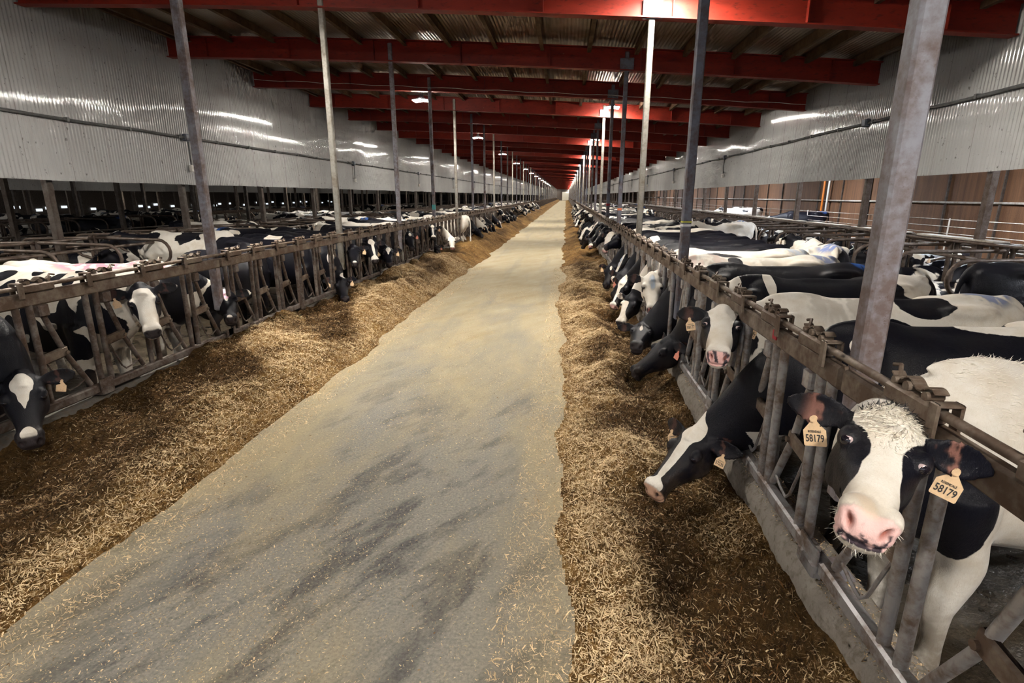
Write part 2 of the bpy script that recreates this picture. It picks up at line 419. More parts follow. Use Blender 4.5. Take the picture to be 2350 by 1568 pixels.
# roof liner, ribs running along the building
xs = np.arange(-62, 13.4, .075 / 4); ph = np.arange(len(xs)) * np.pi / 2
ys = np.concatenate([np.arange(Y_NEAR, 60, 1.83), np.arange(60, Y_END + 4, 20)])
zz = beam_z(xs) + .53 + .008 * np.sin(ph)
P = np.zeros((len(xs), len(ys), 3)); P[..., 0] = xs[:, None]; P[..., 1] = ys[None, :]; P[..., 2] = zz[:, None]
tag(link(grid_mesh('ceiling', P[::-1], M['roof']), 'ceiling'), kind='structure')
slab('wall_end', -62, 13.2, Y_END, Y_END + .3, -.4, 9, M['dark'])
dmb = MB(); dmb.box((-.2, Y_END - .1, 2.0), (3.1, .1, 3.8)); tag(dmb.build('door_1', M['doorw']), kind='structure')
for k in range(5):
    b = MB(); b.box((-.2, Y_END - .17, .5 + k * .75), (3.1, .04, .06)); b.build('door_rib', M['doorw'], bpy.data.objects['door_1'], loc=(0, 0, 0))
# outer right wall: brown evaporative pads with posts and light rails
slab('wall_outer_right', 13.0, 13.2, Y_NEAR, Y_END, -.4, 4.6, M['pad'])
slab('wall_outer_left', -62.2, -62, Y_NEAR, Y_END, -.4, 9, M['dark'])
for i, (z, r) in enumerate(((1.84, .035), (2.9, .03), (.62, .05))):
    b = MB(); b.tube([(12.93, Y_NEAR, z), (12.93, Y_END, z)], r, 6); tag(b.build('trim_%d' % (i + 1), M['board']), kind='structure')
mb = MB()
mb.box((0, 0, 0), (.06, .05, 4.6)); me = mb.mesh('pad_post', M['dark'])
for k in range(60):
    o = link(me, 'pad_post', None, (12.95, 3.4 + k * 2.44, 2.2))
    tag(o, 'slim dark post between brown pads on the wall behind the right stalls', 'post', 'posts of the brown pad wall')
# pen fence wires in front of the pad wall
for k, z in enumerate((.95, 1.15, 1.36)):
    b = MB(); b.tube([(11.6, 2, z), (11.6, 120, z)], .012, 5)
    if k == 0:
        for yy in range(3, 120, 5): b.tube([(11.6, yy, COW_Z), (11.6, yy, 1.4)], .022, 6)
    tag(b.build('fence_wire', M['board']), ['lowest', 'middle', 'topmost'][k] + ' thin fence wire running before the brown pad wall', 'fence wire')
b = MB(); b.tube([(12.8, 29.4, COW_Z), (12.8, 29.4, 4.4)], .05, 8); tag(b.build('orange_pipe', M['orange'], smooth=True), 'upright orange pipe against the brown pad wall', 'pipe')
b = MB(); b.tube([(12.75, 28.8, COW_Z), (12.75, 28.8, 4.4)], .045, 8); tag(b.build('white_pipe', M['whitepipe'], smooth=True), 'upright white pipe beside the orange one on the pad wall', 'pipe')
# daylit gaps in the far left wall
mb = MB(); mb.box((0, 0, 0), (.05, .8, .30)); me = mb.mesh('window', M['day'])
for k in range(38):
    tag(link(me, 'window_%d' % (k + 1), None, (-61.9, 28 + k * 3.1 + 1.7 * math.sin(k * 5.1), .62 + .2 * math.sin(k * 2.3))), kind='structure')

# ------------------------------------------------------------------ roof beams, purlins
x0, x1 = -9.42, 6.56
def beam_mesh():
    mb = MB()
    def seg(xa, xb):
        for (dy, z0, z1) in ((.2, 0, .02), (.02, .02, .43), (.2, .43, .45)):
            za, zb = beam_z(xa), beam_z(xb); h = dy / 2
            v = [(x, y, zz + k) for x, zz in ((xa, za), (xb, zb)) for y in (-h, h) for k in (z0, z1)]
            mb.add(v, [(0, 1, 3, 2), (4, 6, 7, 5), (0, 4, 5, 1), (2, 3, 7, 6), (0, 2, 6, 4), (1, 5, 7, 3)])
        for k in range(1):   # web stiffeners
            xx = xa + (xb - xa) * .5
            mb.box((xx, -.05, beam_z(xx) + .225), (.012, .09, .41))
    for k in range(8): seg(x0 + (x1 - x0) * k / 8, x0 + (x1 - x0) * (k + 1) / 8)
    return mb.mesh('roof_beam', M['beam'])
bme = beam_mesh(); ordn = ['nearest whole', 'second', 'third', 'fourth', 'fifth', 'sixth']
for i, y in enumerate(COL_Y):
    o = link(bme, 'roof_beam', None, (0, y, 0))
    k = i - 6
    if 0 <= k < 6: tag(o, 'sloping red roof beam, %s one spanning over the feed lane' % ordn[k], 'roof beam', 'red roof beams')
    elif k < 0: tag(o, 'red roof beam overhead before the nearest whole one, mostly out of frame', 'roof beam', 'red roof beams')
    else: tag(o, 'dim red roof beam far down the feed lane', 'roof beam', 'red roof beams')
PX = [-9.1] + [-4.74 + 1.03 * k for k in range(-4, 10)] + [5.02, 6.02]
PXs = sorted(PX)
def purlin_mesh(x):
    mb = MB(); z = beam_z(x) + .33
    mb.box((0, 0, .09), (.045, BAY - .03, .18)); mb.box((.03, 0, .006), (.06, BAY - .03, .012)); return mb.mesh('roof_purlin', M['purlin'])
pme = purlin_mesh(0)
for i in range(4, 17):
    y = (COL_Y[i] + COL_Y[i + 1]) / 2
    for j, x in enumerate(PXs):
        o = link(pme, 'roof_purlin', None, (x, y, beam_z(x) + .335))
        k = i - 5
        nm = {0: 'before the nearest whole red beam', 1: 'between the first and second red beams', 2: 'between the second and third red beams', 3: 'between the third and fourth red beams'}.get(k)
        side = 'number %d from the left wall' % (j + 1)
        if nm: tag(o, 'brown timber purlin %s, %s' % (nm, side), 'purlin', 'roof purlins')
        else: tag(o, 'brown timber purlin between red beams far down the roof', 'purlin', 'roof purlins')
b = MB(); pts = [(x, 16.72, 5.31 - (x + 7.72) * .0572 - .03 * math.sin((x + 9.4) * 2.1) ** 2) for x in np.linspace(-9.3, 6.5, 40)]
b.tube(pts, .008, 5); tag(b.build('cable', M['whitepipe']), 'thin pale cable strung along the third red roof beam', 'cable')

# ------------------------------------------------------------------ columns
def column_mesh(x, side, mat):
    ztop = beam_z(x) + .02; mb = MB()
    mb.box((0, 0, (ztop + .37) / 2), (.094, .094, ztop - .37), None, 0, .012)
    return mb.mesh('steel_column', mat), ztop
cm = {}
for side, x in (('right', XR), ('left', XL)):
    for mk in ('column', 'zinc', 'slate'): cm[side, mk] = column_mesh(x, side, M[mk])
mb = MB(); mb.box((0, -.055, .10), (.30, .012, .27), None, 0, .004)
for dx in (-.11, .11):
    for dz in (.0, .2): mb.box((dx, -.066, dz), (.025, .016, .025))
cap_me = mb.mesh('cap_plate', M['slate']); cap_me2 = None
mb = MB(); mb.box((0, 0, 0), (.16, .16, .012)); base_me = mb.mesh('base_plate', M['column'])
rl = {4: 'rust-stained grey steel column standing nearest, rising out of frame at right', 5: 'blue-grey steel column with a yellow and white band beside the right feed rail',
      6: 'pale zinc steel column under the nearest cap plate on the right feed rail', 7: 'blue-grey steel column with an orange band, fourth along the right feed rail', 8: 'brown-grey steel column behind the bright twin lamp, fifth along the right feed rail'}
ll = {5: 'grey steel column with dark side, nearest on the left feed rail', 6: 'pale zinc steel column, second along the left feed rail', 7: 'grey steel column, third along the left feed rail',
      8: 'steel column with a teal sticker, fourth along the left feed rail', 9: 'pale zinc steel column, fifth along the left feed rail'}
for side, x, lab in (('right', XR, rl), ('left', XL, ll)):
    for i, y in enumerate(COL_Y):
        if i < (4 if side == 'right' else 5): continue
        mk = {'right': {4: 'column', 5: 'slate', 6: 'zinc', 7: 'slate', 8: 'slate'}, 'left': {5: 'column', 6: 'zinc', 7: 'column', 8: 'column', 9: 'zinc'}}[side].get(i, ('zinc', 'slate', 'column')[i % 3])
        me, zt = cm[side, mk]
        o = link(me, 'steel_column', None, (x, y, .37))
        tag(o, lab.get(i, 'slender steel column far along the %s feed rail' % side if i > 5 else 'steel column out of frame at the %s feed rail' % side), 'column', 'columns along the %s feed rail' % side)
        if side == 'right' and i < 40: link(cap_me, 'cap_plate', o, (0, 0, zt - .37))
        if i < 9: link(base_me, 'base_plate', o, (0, 0, .006))
        def band(z, h, mat, nm):
            b = MB(); b.box((0, 0, z - .37), (.098, .098, h), None, 0, .01); tag(b.build(nm, mat, o), nm.replace('_', ' '))
        if side == 'right' and i == 5: band(1.79, .03, M['yellow'], 'yellow_band'); band(1.755, .04, M['white'], 'white_band')
        if side == 'right' and i == 7: band(1.75, .07, M['tag_o'], 'orange_band')
        if side == 'right' and i == 8: band(1.8, .08, M['red'], 'red_band')
        if side == 'left' and i == 8: band(1.72, .16, M['teal'], 'teal_sticker')
# columns of the stall rows
mb = MB(); mb.box((0, 0, 2.2), (.12, .12, 4.4), None, 0, .012); s_me = mb.mesh('stall_column', M['stall'])
mb = MB(); mb.box((0, 0, 2.2), (.13, .13, 4.4), None, 0, .012); d_me = mb.mesh('pen_column', M['dark'])
for i, y in enumerate(COL_Y[3:40]):
    k = i
    tag(link(s_me, 'stall_column', None, (6.70, y, COW_Z)), 'rusty steel column under the right curtain wall' + (', %s in view from the near end' % ['', '', '', 'first', 'second', 'third', 'fourth', 'fifth'][k] if 3 <= k <= 7 else ' far along the stalls'), 'column', 'columns under the right curtain wall')
for x in (-9.62, -14.5, -19.5, -26.1, -33.0, -41.0):
    for i, y in enumerate(COL_Y[3:34]):
        if x == -9.62: lb = 'dark steel column under the left curtain wall' + (', %s in view from the near end' % ['', '', '', 'first', 'second', 'third', 'fourth', 'fifth'][i] if 3 <= i <= 7 else ' far along the stalls')
        else: lb = 'dim dark column deep inside the left pen'
        tag(link(d_me, 'pen_column', None, (x, y, COW_Z)), lb, 'column', 'columns of the left pen' if x != -9.62 else 'columns under the left curtain wall')

# ------------------------------------------------------------------ conduits on the curtain walls
def conduit(nm, x, z, s, label):
    b = MB(); b.tube([(x + s * .05, y, z + .01 * math.sin(y * 1.7)) for y in np.arange(-6, 130, 1.5)], .028, 8)
    o = link(smooth_tubes(b.mesh(nm, M['conduit'])), nm); tag(o, label, 'conduit')
    for k in range(40):
        b2 = MB(); b2.box((x + s * .05, 4 + k * 1.52, z), (.075, .05, .075)); b2.build('strap', M['conduit'], o)
    return o
conduit('conduit', BAF_L, 2.05 + 1.395, 1, 'grey conduit pipe running along the left corrugated curtain wall')
conduit('conduit', BAF_R, 2.05 + 1.545, -1, 'grey conduit pipe running along the right corrugated curtain wall')
for side, x, z, s in (('left', BAF_L, 3.445, 1), ('right', BAF_R, 3.595, -1)):
    for k in range(8):
        y = 13.4 + 10.98 * k
        e = empty('junction_box', (x + s * .06, y, z))
        tag(e, '%s grey junction box on the %s wall conduit' % (['nearest', 'second', 'third', 'fourth', 'fifth', 'sixth', 'seventh', 'eighth'][k], side), 'junction box')
        b = MB(); b.box((0, 0, 0), (.10, .17, .17), None, 0, .015); b.box((s * .055, 0, 0), (.02, .14, .14), None, 0, .006); b.build('box_body', M['box'], e)
        if not (side == 'right' and k == 0):
            b = MB(); b.tube([(0, .05, -.08), (0, .05, -.66)], .017, 8); b.build('drop_pipe', M['conduit'], e, True)
            b = MB(); b.box((.0, .05, -.72), (.08, .11, .16), None, 0, .012); b.box((s * .045, .05, -.72), (.02, .03, .05)); tag(b.build('switch_box', M['whitepipe'], e), 'white switch box')

# ------------------------------------------------------------------ lamps (the barn's own lights, plus unseen ones added over the pens)
def lamp_proto(two, mat):
    e = empty('barn_lamp')
    b = MB(); b.box((0, 0, .05), (.20, .34, .09), None, 0, .02); b.box((0, 0, .13), (.10, .10, .08), None, 0, .01); b.box((-.13, 0, .022), (.22, .48, .024), Matrix.Rotation(R(-7), 3, 'Y')); b.box((.13, 0, .022), (.22, .48, .024), Matrix.Rotation(R(7), 3, 'Y')); b.build('housing', M['lamphousing'], e)
    b = MB()
    b.tube([(0, -.12, .12), (0, -.12, .44)], .008, 6); b.tube([(0, .12, .12), (0, .12, .44)], .008, 6); b.build('hanger', M['lamphousing'], e)
    for sx in ((-1, 1)):
        b = MB(); rot = Matrix.Rotation(R(7 * sx), 3, 'Y')
        b.box((sx * .13, 0, .0), (.21, .46, .010), rot); b.build('lens', mat, e)
    return e
protoA = lamp_proto(True, M['lamp']); protoB = lamp_proto(True, M['lamp_c'])
first = {}
def put_lamp(proto, key, loc, label, group):
    o = proto if key not in first else copy_tree(proto); first[key] = 1
    o.location = loc; tag(o, label, 'lamp', group)
od = ['nearest lit', 'second lit', 'third lit', 'fourth lit', 'fifth lit', 'sixth lit']
for k in range(-1, 24):
    if k < 1: lb = 'barn lamp hung over the %s half of the feed lane, above the frame'
    elif k <= 6: lb = od[k - 1] + ' barn lamp in the row over the %s half of the feed lane'
    else: lb = 'tiny distant lit barn lamp over the %s half of the feed lane'
    put_lamp(protoA, 'A', (-4.45, 6.5 + 10.98 * k, 4.85), lb % 'left', 'lamps over the left half of the feed lane')
    put_lamp(protoA, 'A', (1.47, 8.95 + 10.98 * k, 5.0 if k == 0 else 4.93), lb % 'right', 'lamps over the right half of the feed lane')
for k in range(-1, 8):
    put_lamp(protoB, 'B', (9.6, 4.5 + 10.98 * k, 3.95), 'added unseen cool white lamp over the right stalls, behind the curtain wall', 'added lamps over the right stalls')  # unseen cool lamps added to light the right stall cows
    if k % 2 == 0:
        put_lamp(protoA, 'A', (-13.5, 6 + 10.98 * k, 4.7), 'added unseen lamp over the left stalls, behind the curtain wall', 'added lamps over the left stalls')  # sparse unseen lamps added to light the left stalls
        for xx in (-31, -46): put_lamp(protoA, 'A', (xx, 10 + 14 * k, 5.0), 'added unseen lamp deep in the left pen, behind the curtain walls', 'added lamps over the left stalls')  # unseen lamps added to brighten the far left pen dimly

# ------------------------------------------------------------------ headlock panels
# local frame: +x towards the feed lane, y along the rail, z up from the kerb top
ZR, ZL = 1.30 - .37, .44 - .37
UN = .1635 * BAY
def lock_pieces(near=True):
    """returns the list of (name, material key, mesh builder) of one six-place panel"""
    out = []
    def add(nm, mk, mb): out.append((nm, mk, mb))
    sg = 12 if near else 6
    mb = MB(); mb.sqtube((0, .01, ZR), (0, BAY - .01, ZR), .05, .105, 0, .012); add('top_rail', 'R', mb)
    mb = MB(); mb.sqtube((0, .01, ZL), (0, BAY - .01, ZL), .06, .075, 0, .012); add('bottom_rail', 'L', mb)
    mb = MB(); mb.tube([(.015, -.02, ZR + .095), (.015, BAY + .02, ZR + .095)], .0165, sg)
    add('control_rod', 'R', mb)
    for k in range(6):
        y0 = (.026 + k * .1625) * BAY + (.06 if k == 0 else 0)
        for dy in (-.055, .05):
            mb = MB(); mb.tube([(0, y0 + dy, ZL), (0, y0 + dy, ZR)], .024, sg); add('fixed_pipe', 'L', mb)
        # swinging neck bar, open: top leans on the fixed pipes, foot stands away
        ys = y0 + .05
        mb = MB(); mb.tube([(-.012, ys + .07, ZR - .03), (-.012, ys + .215, .46), (-.012, ys + .39, ZL + .05)], .021, sg); add('swing_bar', 'L', mb)
        mb = MB(); mb.box((-.012, ys + .10, ZR - .10), (.075, .085, .10), None, 0, .01); add('swing_collar', 'L', mb)
        mb = MB()
        mb.box((-.005, ys + .115, .46), (.034, .25, .085), Matrix.Rotation(R(6), 3, 'X'), 0, .012)
        mb.tube([(-.03, ys + .215, .46), (.025, ys + .215, .46)], .016, 8); add('pivot_plate', 'R', mb)
        mb = MB(); mb.tube([(.0, ys + .04, .42), (.005, ys + .13, .19), (.005, ys + .17, .15), (.0, ys + .26, .16), (0, ys + .33, .19)], .008, 6); add('neck_rod', 'L', mb)
        # latch: housing with upright lugs, roller tongue and curled spring plates on top of the rail
        yl = y0 + .13
        mb = MB()
        mb.box((.012, yl, ZR + .082), (.055, .27, .065), None, 0, .01)
        mb.box((.045, yl - .15, ZR + .075), (.012, .045, .12), None, 0, .004); mb.box((-.025, yl - .15, ZR + .075), (.012, .045, .12), None, 0, .004); mb.box((.01, yl - .15, ZR + .128), (.075, .045, .012), None, 0, .004)
        add('latch_housing', 'R', mb)
        mb = MB()
        for j, (yy, rr) in enumerate(((-.07, .026), (.03, .03), (.10, .022))):
            mb.tube([(-.025, yl + yy, ZR + .126), (.03, yl + yy, ZR + .126)], rr * .62, 10)
        pts = [(-.005, yl - .10 + .24 * t, ZR + .140 + .014 * math.sin(t * 13)) for t in np.linspace(0, 1, 14)]
        for a, b_ in zip(pts[:-1], pts[1:]): mb.sqtube(a, b_, .045, .007, 0, .002)
        mb.tube([(-.0, yl + .115, ZR + .13), (-.03, yl + .17, ZR + .16), (-.03, yl + .21, ZR + .15)], .008, 6)
        add('latch_tongue', 'R', mb)
    for y in (.02, BAY / 2, BAY - .02):
        mb = MB(); mb.box((.0, y, ZL - .03), (.10, .13, .07), None, 0, .008); mb.box((.035, y, ZL + .02), (.012, .14, .12), None, 0, .003); add('foot_bracket', 'L', mb)
    return out
PL = lock_pieces(True)
near_me = {}
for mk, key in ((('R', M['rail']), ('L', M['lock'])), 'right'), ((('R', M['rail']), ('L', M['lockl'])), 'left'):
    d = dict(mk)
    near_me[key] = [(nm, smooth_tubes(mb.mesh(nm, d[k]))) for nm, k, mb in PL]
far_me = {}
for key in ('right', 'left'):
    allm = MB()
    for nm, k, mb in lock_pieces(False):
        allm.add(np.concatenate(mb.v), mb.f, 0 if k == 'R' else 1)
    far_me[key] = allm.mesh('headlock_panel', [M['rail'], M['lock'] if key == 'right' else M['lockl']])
pn = ['beside the nearest steel column', 'beyond the nearest steel column', 'between the second and third columns', 'between the third and fourth columns', 'between the fourth and fifth columns', 'between the fifth and sixth columns', 'between the sixth and seventh columns']
for side, x, sx, i0 in (('right', XR - .065, -1, 3), ('left', XL + .065, 1, 4)):
    for i, y in enumerate(COL_Y):
        if i < i0 - (1 if side == 'left' else 0): continue
        k = i - i0
        if k < 7:
            e = empty('headlock_panel', (x, y, .37))
            if k < 0: lb = 'worn steel headlock panel at the left edge, behind the lowered black head'
            else: lb = 'headlock panel of the %s feed rail, %s' % (side, pn[k] if side == 'left' or k else 'nearest the camera before the rusty column')
            if side == 'right' and k >= 1: lb = 'steel headlock panel of the right feed rail, ' + pn[k]
            tag(e, lb, 'headlock', 'headlock panels of the %s feed rail' % side)
            for nm, me in near_me[side]: link(me, nm, e)
        else:
            o = link(far_me[side], 'headlock_panel', None, (x, y, .37))
            tag(o, 'headlock panel far down the %s feed rail' % side, 'headlock', 'headlock panels of the %s feed rail' % side); e = o
        if sx < 0: e.scale = (-1, 1, 1)
# red paint marks on the right rail
b = MB(); b.box((XR - .093, 3.02, 1.31), (.006, .055, .05)); 
mark = b.build('paint_mark', M['red'])
mark.parent = [o for o in bpy.data.objects if o.name.startswith('headlock_panel')][1]
mark.matrix_parent_inverse = mark.parent.matrix_basis.inverted()

# ------------------------------------------------------------------ free stalls
def divider_mesh(mat):
    # loop in the x-z plane: x=0 at the mounting rail, loop reaches x=1.6
    pts = [(0, 0, 1.30), (1.25, 0, 1.27)]
    for a in np.linspace(90, -90, 9): pts.append((1.32 + .24 * math.cos(R(a)), 0, 1.03 + .24 * math.sin(R(a))))
    pts += [(1.15, 0, .74), (.75, 0, .50), (.35, 0, .46), (0, 0, .46)]
    mb = MB(); mb.tube(pts, .030, 10); mb.tube([(0, 0, -.04), (0, 0, 1.34)], .035, 10)
    return smooth_tubes(mb.mesh('stall_divider', mat), 50)
dv = divider_mesh(M['stall'])
def stalls(x, side, y0, y1, glab, lab_fn):
    n = int((y1 - y0) / 1.22)
    for k in range(n):
        y = y0 + 1.22 * k
        for s in (-1, 1):
            o = link(dv, 'stall_divider', None, (x + s * .05, y, COW_Z + .05), 0 if s > 0 else math.pi)
            tag(o, lab_fn(k, s), 'stall divider', glab)
rk = ['nearest', 'second', 'third', 'fourth', 'fifth', 'sixth', 'seventh', 'eighth']
def rlab(k, s):
    if s < 0 and k < 8: return 'pipe stall divider of the right stalls, loop towards the lane, %s in the row' % rk[k]
    return 'curved pipe stall divider of the right stalls ' + ('far down the row' if s < 0 else 'facing the pad wall')
stalls(6.70, 'right', 4.06, 60, 'stall dividers of the right stalls', rlab)
def llab(k, s):
    if s > 0 and k < 8: return 'pipe stall divider of the left stalls, loop towards the lane, %s in the row' % rk[k]
    return 'curved pipe stall divider of the left stalls ' + ('far down the row' if s > 0 else 'facing away from the lane')
stalls(-9.35, 'left', 5.2, 60, 'stall dividers of the left stalls', llab)
stalls(-18.5, 'left', 8, 60, 'stall dividers deep in the left pen', lambda k, s: 'dim curved pipe stall divider deep inside the left pen')
for x, rows, nm, mat in ((6.70, ((-.35, 1.20), (-.12, 1.42), (.12, 1.42), (.55, 1.24), (-.75, 1.26)), 'right', M['stall']), (-9.35, ((-.5, 1.16), (0, 1.34), (.45, 1.18), (.85, 1.22)), 'left', M['stall']), (-18.5, ((-.4, 1.2), (.3, 1.3)), 'deep left', M['dark']), (-14.5, ((0, 1.1),), 'middle left', M['dark'])):
    for j, (dx, z) in enumerate(rows):
        b = MB(); b.tube([(x + dx, y, z + COW_Z + .012 * math.sin(y * .9 + j)) for y in np.arange(2, 121, 3.0)], .028, 7)
        tag(link(smooth_tubes(b.mesh('stall_rail', mat)), 'stall_rail'), 'long steel rail along the %s stalls, number %d counted from the feed lane' % (nm, j + 1 if nm == 'right' else len(rows) - j), 'stall rail', 'long rails over the %s stalls' % nm)
mb = MB(); mb.box((0, 0, 0), (.24, 1.9, .025)); bd_me = mb.mesh('rail_board', M['board'])
for k in range(24):
    o = link(bd_me, 'rail_board', None, (6.70, 5.2 + 2.44 * k, 1.36)); tag(o, 'pale flat board lying along the top rails of the right stalls' + (', %s in the row' % rk[k] if k < 6 else ' further down the row'), 'board', 'boards on the right stall rails')

# ------------------------------------------------------------------ feed windrows
SCOOPS = []   # (x, y, radius, depth) hollows nosed out by the cows, filled in below with the muzzles
HEADS = {'R0': ((.93, 1.51, 1.458), (.685, 1.11, 1.335)), 'R1': ((.9, 3.39, .57), (.61, 3.18, .22)), 'R2': ((1.08, 3.72, 1.32), (.96, 3.3, 1.08)), 'R2b': ((1.08, 5.42, .68), (.74, 5.34, .30)),
 'R2c': ((.93, 6.24, .63), (.81, 5.80, .45)), 'R3': ((1.06, 6.64, 1.14), (1.04, 6.33, .75)), 'R3b': ((.98, 8.96, .74), (.82, 8.79, .30)), 'R4': ((1.11, 10.35, .96), (.93, 10.31, .5)),
 'R5': ((1.05, 12.82, 1.23), (.91, 12.56, .83)), 'R6': ((.94, 18.91, .69), (.86, 18.51, .4)),
 'L0': ((-3.90, 3.36, .80), (-3.735, 3.19, .47)), 'L1': ((-3.85, 4.55, 1.26), (-3.64, 4.35, .86)), 'L2': ((-4.08, 6.11, .96), (-3.84, 5.8, .64)), 'L4': ((-3.94, 9.2, .67), (-3.76, 8.92, .30)),
 'L6': ((-3.92, 9.85, 1.17), (-3.77, 9.5, .84)), 'L7': ((-3.85, 10.62, 1.19), (-3.69, 10.35, .81)), 'L8': ((-3.77, 11.42, .98), (-3.65, 11.06, .66)), 'L9': ((-3.9, 13.52, 1.17), (-3.76, 13.25, .78)),
 'L10': ((-3.9, 15.99, 1.21), (-3.79, 15.65, .85)), 'L11': ((-4.0, 16.62, .61), (-3.84, 16.3, .42)), 'L12': ((-3.7, 17.7, .77), (-3.6, 17.38, .4)), 'L13': ((-3.73, 23.26, .71), (-3.47, 22.97, .4))}
for k, (p, m) in HEADS.items():
    SCOOPS.append((m[0], m[1] - .05, .26, .16 if m[2] < .6 else .06))
SCOOPS += [(.80, 2.15, .30, .20), (.62, 2.60, .20, .09), (.85, 1.45, .26, .14), (.45, 1.62, .2, .05), (.85, 4.45, .28, .15), (.9, 7.9, .3, .14), (-3.45, 2.95, .34, .20), (-3.35, 3.65, .34, .16), (-3.5, 2.2, .32, .14), (-3.55, 4.95, .35, .13), (-3.3, 1.6, .3, .1), (-3.6, 6.9, .4, .1)]
def feed_h(x, y, side):
    n1 = fbm(x * 1.6 + 3, y * .9, 31, 4); n2 = fbm(x * 6, y * 5, 37, 4); n3 = fbm(x * 22, y * 20, 41, 3); e = fbm(y * .9, y * 0 + 5, 53 if side > 0 else 59, 4)
    if side > 0:
        edge = -.04 + (e - .5) * .34; t = np.clip((x - edge) / (1.14 - edge), 0, 1)
        prof = np.interp(t, [0, .12, .3, .45, .62, .8, .92, 1], [0, .045, .135, .22, .215, .20, .25, .29])
    else:
        edge = -2.64 + (e - .5) * .30 - .10 * np.clip((5 - y) / 4, -.2, 1) * -1; t = np.clip((edge - x) / (edge + 3.93), 0, 1)
        prof = np.interp(t, [0, .12, .32, .5, .7, .88, 1], [0, .08, .25, .37, .37, .41, .43])
    ridge = (fbm((x + .55 * y) * 1.15, (y - .4 * x) * .6, 71, 3) - .5)
    h = prof * (.72 + .75 * (n1 - .15)) + (ridge * .16 + (n2 - .5) * .085 + (n3 - .5) * .034) * np.clip(t * 6, 0, 1)
    hollow_dark = np.clip((.5 - ridge * 4.4 - (n1 - .5) * 3.0) - .36, 0, 1) * np.clip(t * 3 - .3, 0, 1)  # darkens the hollows and the low ground between ridges
    for (sx, sy, r, d) in SCOOPS:
        if (sx > 0) != (side > 0): continue
        g = np.exp(-((x - sx) ** 2 / (r * r) + (y - sy) ** 2 / (r * r * 2.0)))
        h = h - d * g; hollow_dark = hollow_dark + 1.25 * g * min(1.0, d * 7)
    hollow_dark = np.clip(hollow_dark + (n2 - .5) * .7, 0, 1)
    if side < 0: h = h + .06 * np.clip(t * 2 - .9, 0, 1) * np.clip((9 - y) / 4, 0, 1)
    h = np.where(t <= 0, -.03, np.maximum(h, .004))
    return h, hollow_dark, t
def feed(side):
    nm = 'feed_windrow'
    segs = [(.3, 8, .016, .016), (8, 16, .03, .03), (16, 40, .05, .08), (40, 100, .09, .4), (100, Y_END - 1, .15, 1.5)]
    Vs, Qs, Ws, off = [], [], [], 0
    for (a, b_, dx, dy) in segs:
        xa, xb = (-.34, 1.155) if side > 0 else (-3.955, -2.30)
        xs = np.linspace(xa, xb, int((xb - xa) / dx)); ys = np.linspace(a, b_, int((b_ - a) / dy) + 1)
        X, Y = np.meshgrid(xs, ys, indexing='ij'); H, Wt, T = feed_h(X, Y, side)
        P = np.stack([X, Y, H], -1); nu, nv = X.shape; idx = np.arange(nu * nv).reshape(nu, nv) + off
        q = np.stack([idx[:-1, :-1], idx[1:, :-1], idx[1:, 1:], idx[:-1, 1:]], -1).reshape(-1, 4)
        keep = (H.ravel()[q - off] > -.02).any(1)
        Vs.append(P.reshape(-1, 3)); Qs.append(q[keep]); Ws.append(Wt.ravel()); off += nu * nv
    o = link(quads(nm, np.concatenate(Vs), np.concatenate(Qs), M['feed'], True, {'hollow_dark': np.concatenate(Ws)}), nm)
    tag(o, 'long heap of chopped brown feed pushed up along the %s feed rail' % ('right' if side > 0 else 'left'), 'feed', None, 'stuff')
    # loose straw on top, denser and lighter on the ridges
    N = 260000 if side > 0 else 280000
    y = .5 + 15.5 * rng.random(N) ** 1.7; x = rng.uniform(-.30, 1.13, N) if side > 0 else rng.uniform(-3.92, -2.35, N)
    h, wt, t = feed_h(x, y, side)
    keep = (rng.random(N) < np.clip(1.05 - .75 * wt, .12, 1) * np.where(t <= 0, .16, np.clip(.30 + t * 5, 0, 1)))
    straw('straw', x[keep], y[keep], np.maximum(h[keep], 0), np.clip(1 - wt[keep] * 1.1, 0, 1), o)
    return o
def straw(nm, x, y, z, tone, parent, lmin=.007, lmax=.050, flat=.6):
    n = len(x); L = lmin + (lmax - lmin) * rng.random(n) ** 2.2; L[rng.random(n) < .015] *= 2.3
    w = (.0006 + .0026 * rng.random(n) ** 2.2)
    az = rng.uniform(0, 2 * np.pi, n); el = rng.normal(.12, flat * .55, n)
    d = np.stack([np.cos(az) * np.cos(el), np.sin(az) * np.cos(el), np.sin(el)], -1)
    s = np.cross(d, np.stack([rng.normal(0, .5, n), rng.normal(0, .5, n), np.ones(n)], -1)); s /= np.linalg.norm(s, axis=1)[:, None] + 1e-9
    c = np.stack([x, y, z + .004 + .35 * L * np.abs(np.sin(el)) + .006 * rng.random(n)], -1)
    bend = np.cross(d, s) * (rng.normal(0, .24, n) * L)[:, None]
    a = c - d * (L / 2)[:, None]; b_ = c + d * (L / 2)[:, None]; m = c + bend; S = s * w[:, None]
    V = np.stack([a - S, a + S, m + S, m - S, b_ + S * .6, b_ - S * .6], 1).reshape(-1, 3)
    i = np.arange(n)[:, None] * 6; q = np.concatenate([i + [0, 1, 2, 3], i + [3, 2, 4, 5]], 0)
    tn = np.clip(tone * .55 + rng.random(n) * .6 - .10, 0, 1)
    o = link(quads(nm, V, q, M['straw'], False, {'tone': np.repeat(tn, 6)}), nm, parent)
    return tag(o, None, None, None, 'stuff')
feed(1); feed(-1)
N = 70000; y = .7 + 12 * rng.random(N) ** 1.5; x = rng.uniform(-2.75, .05, N)
k = rng.random(N) < np.clip(fbm(x * 1.4, y * .8, 91, 4) * 2.4 - .66, .10, 1)
o = straw('feed_crumbs', x[k], y[k], 0 * x[k], .35 + .6 * rng.random(k.sum()), None,   .004, .018, .3)
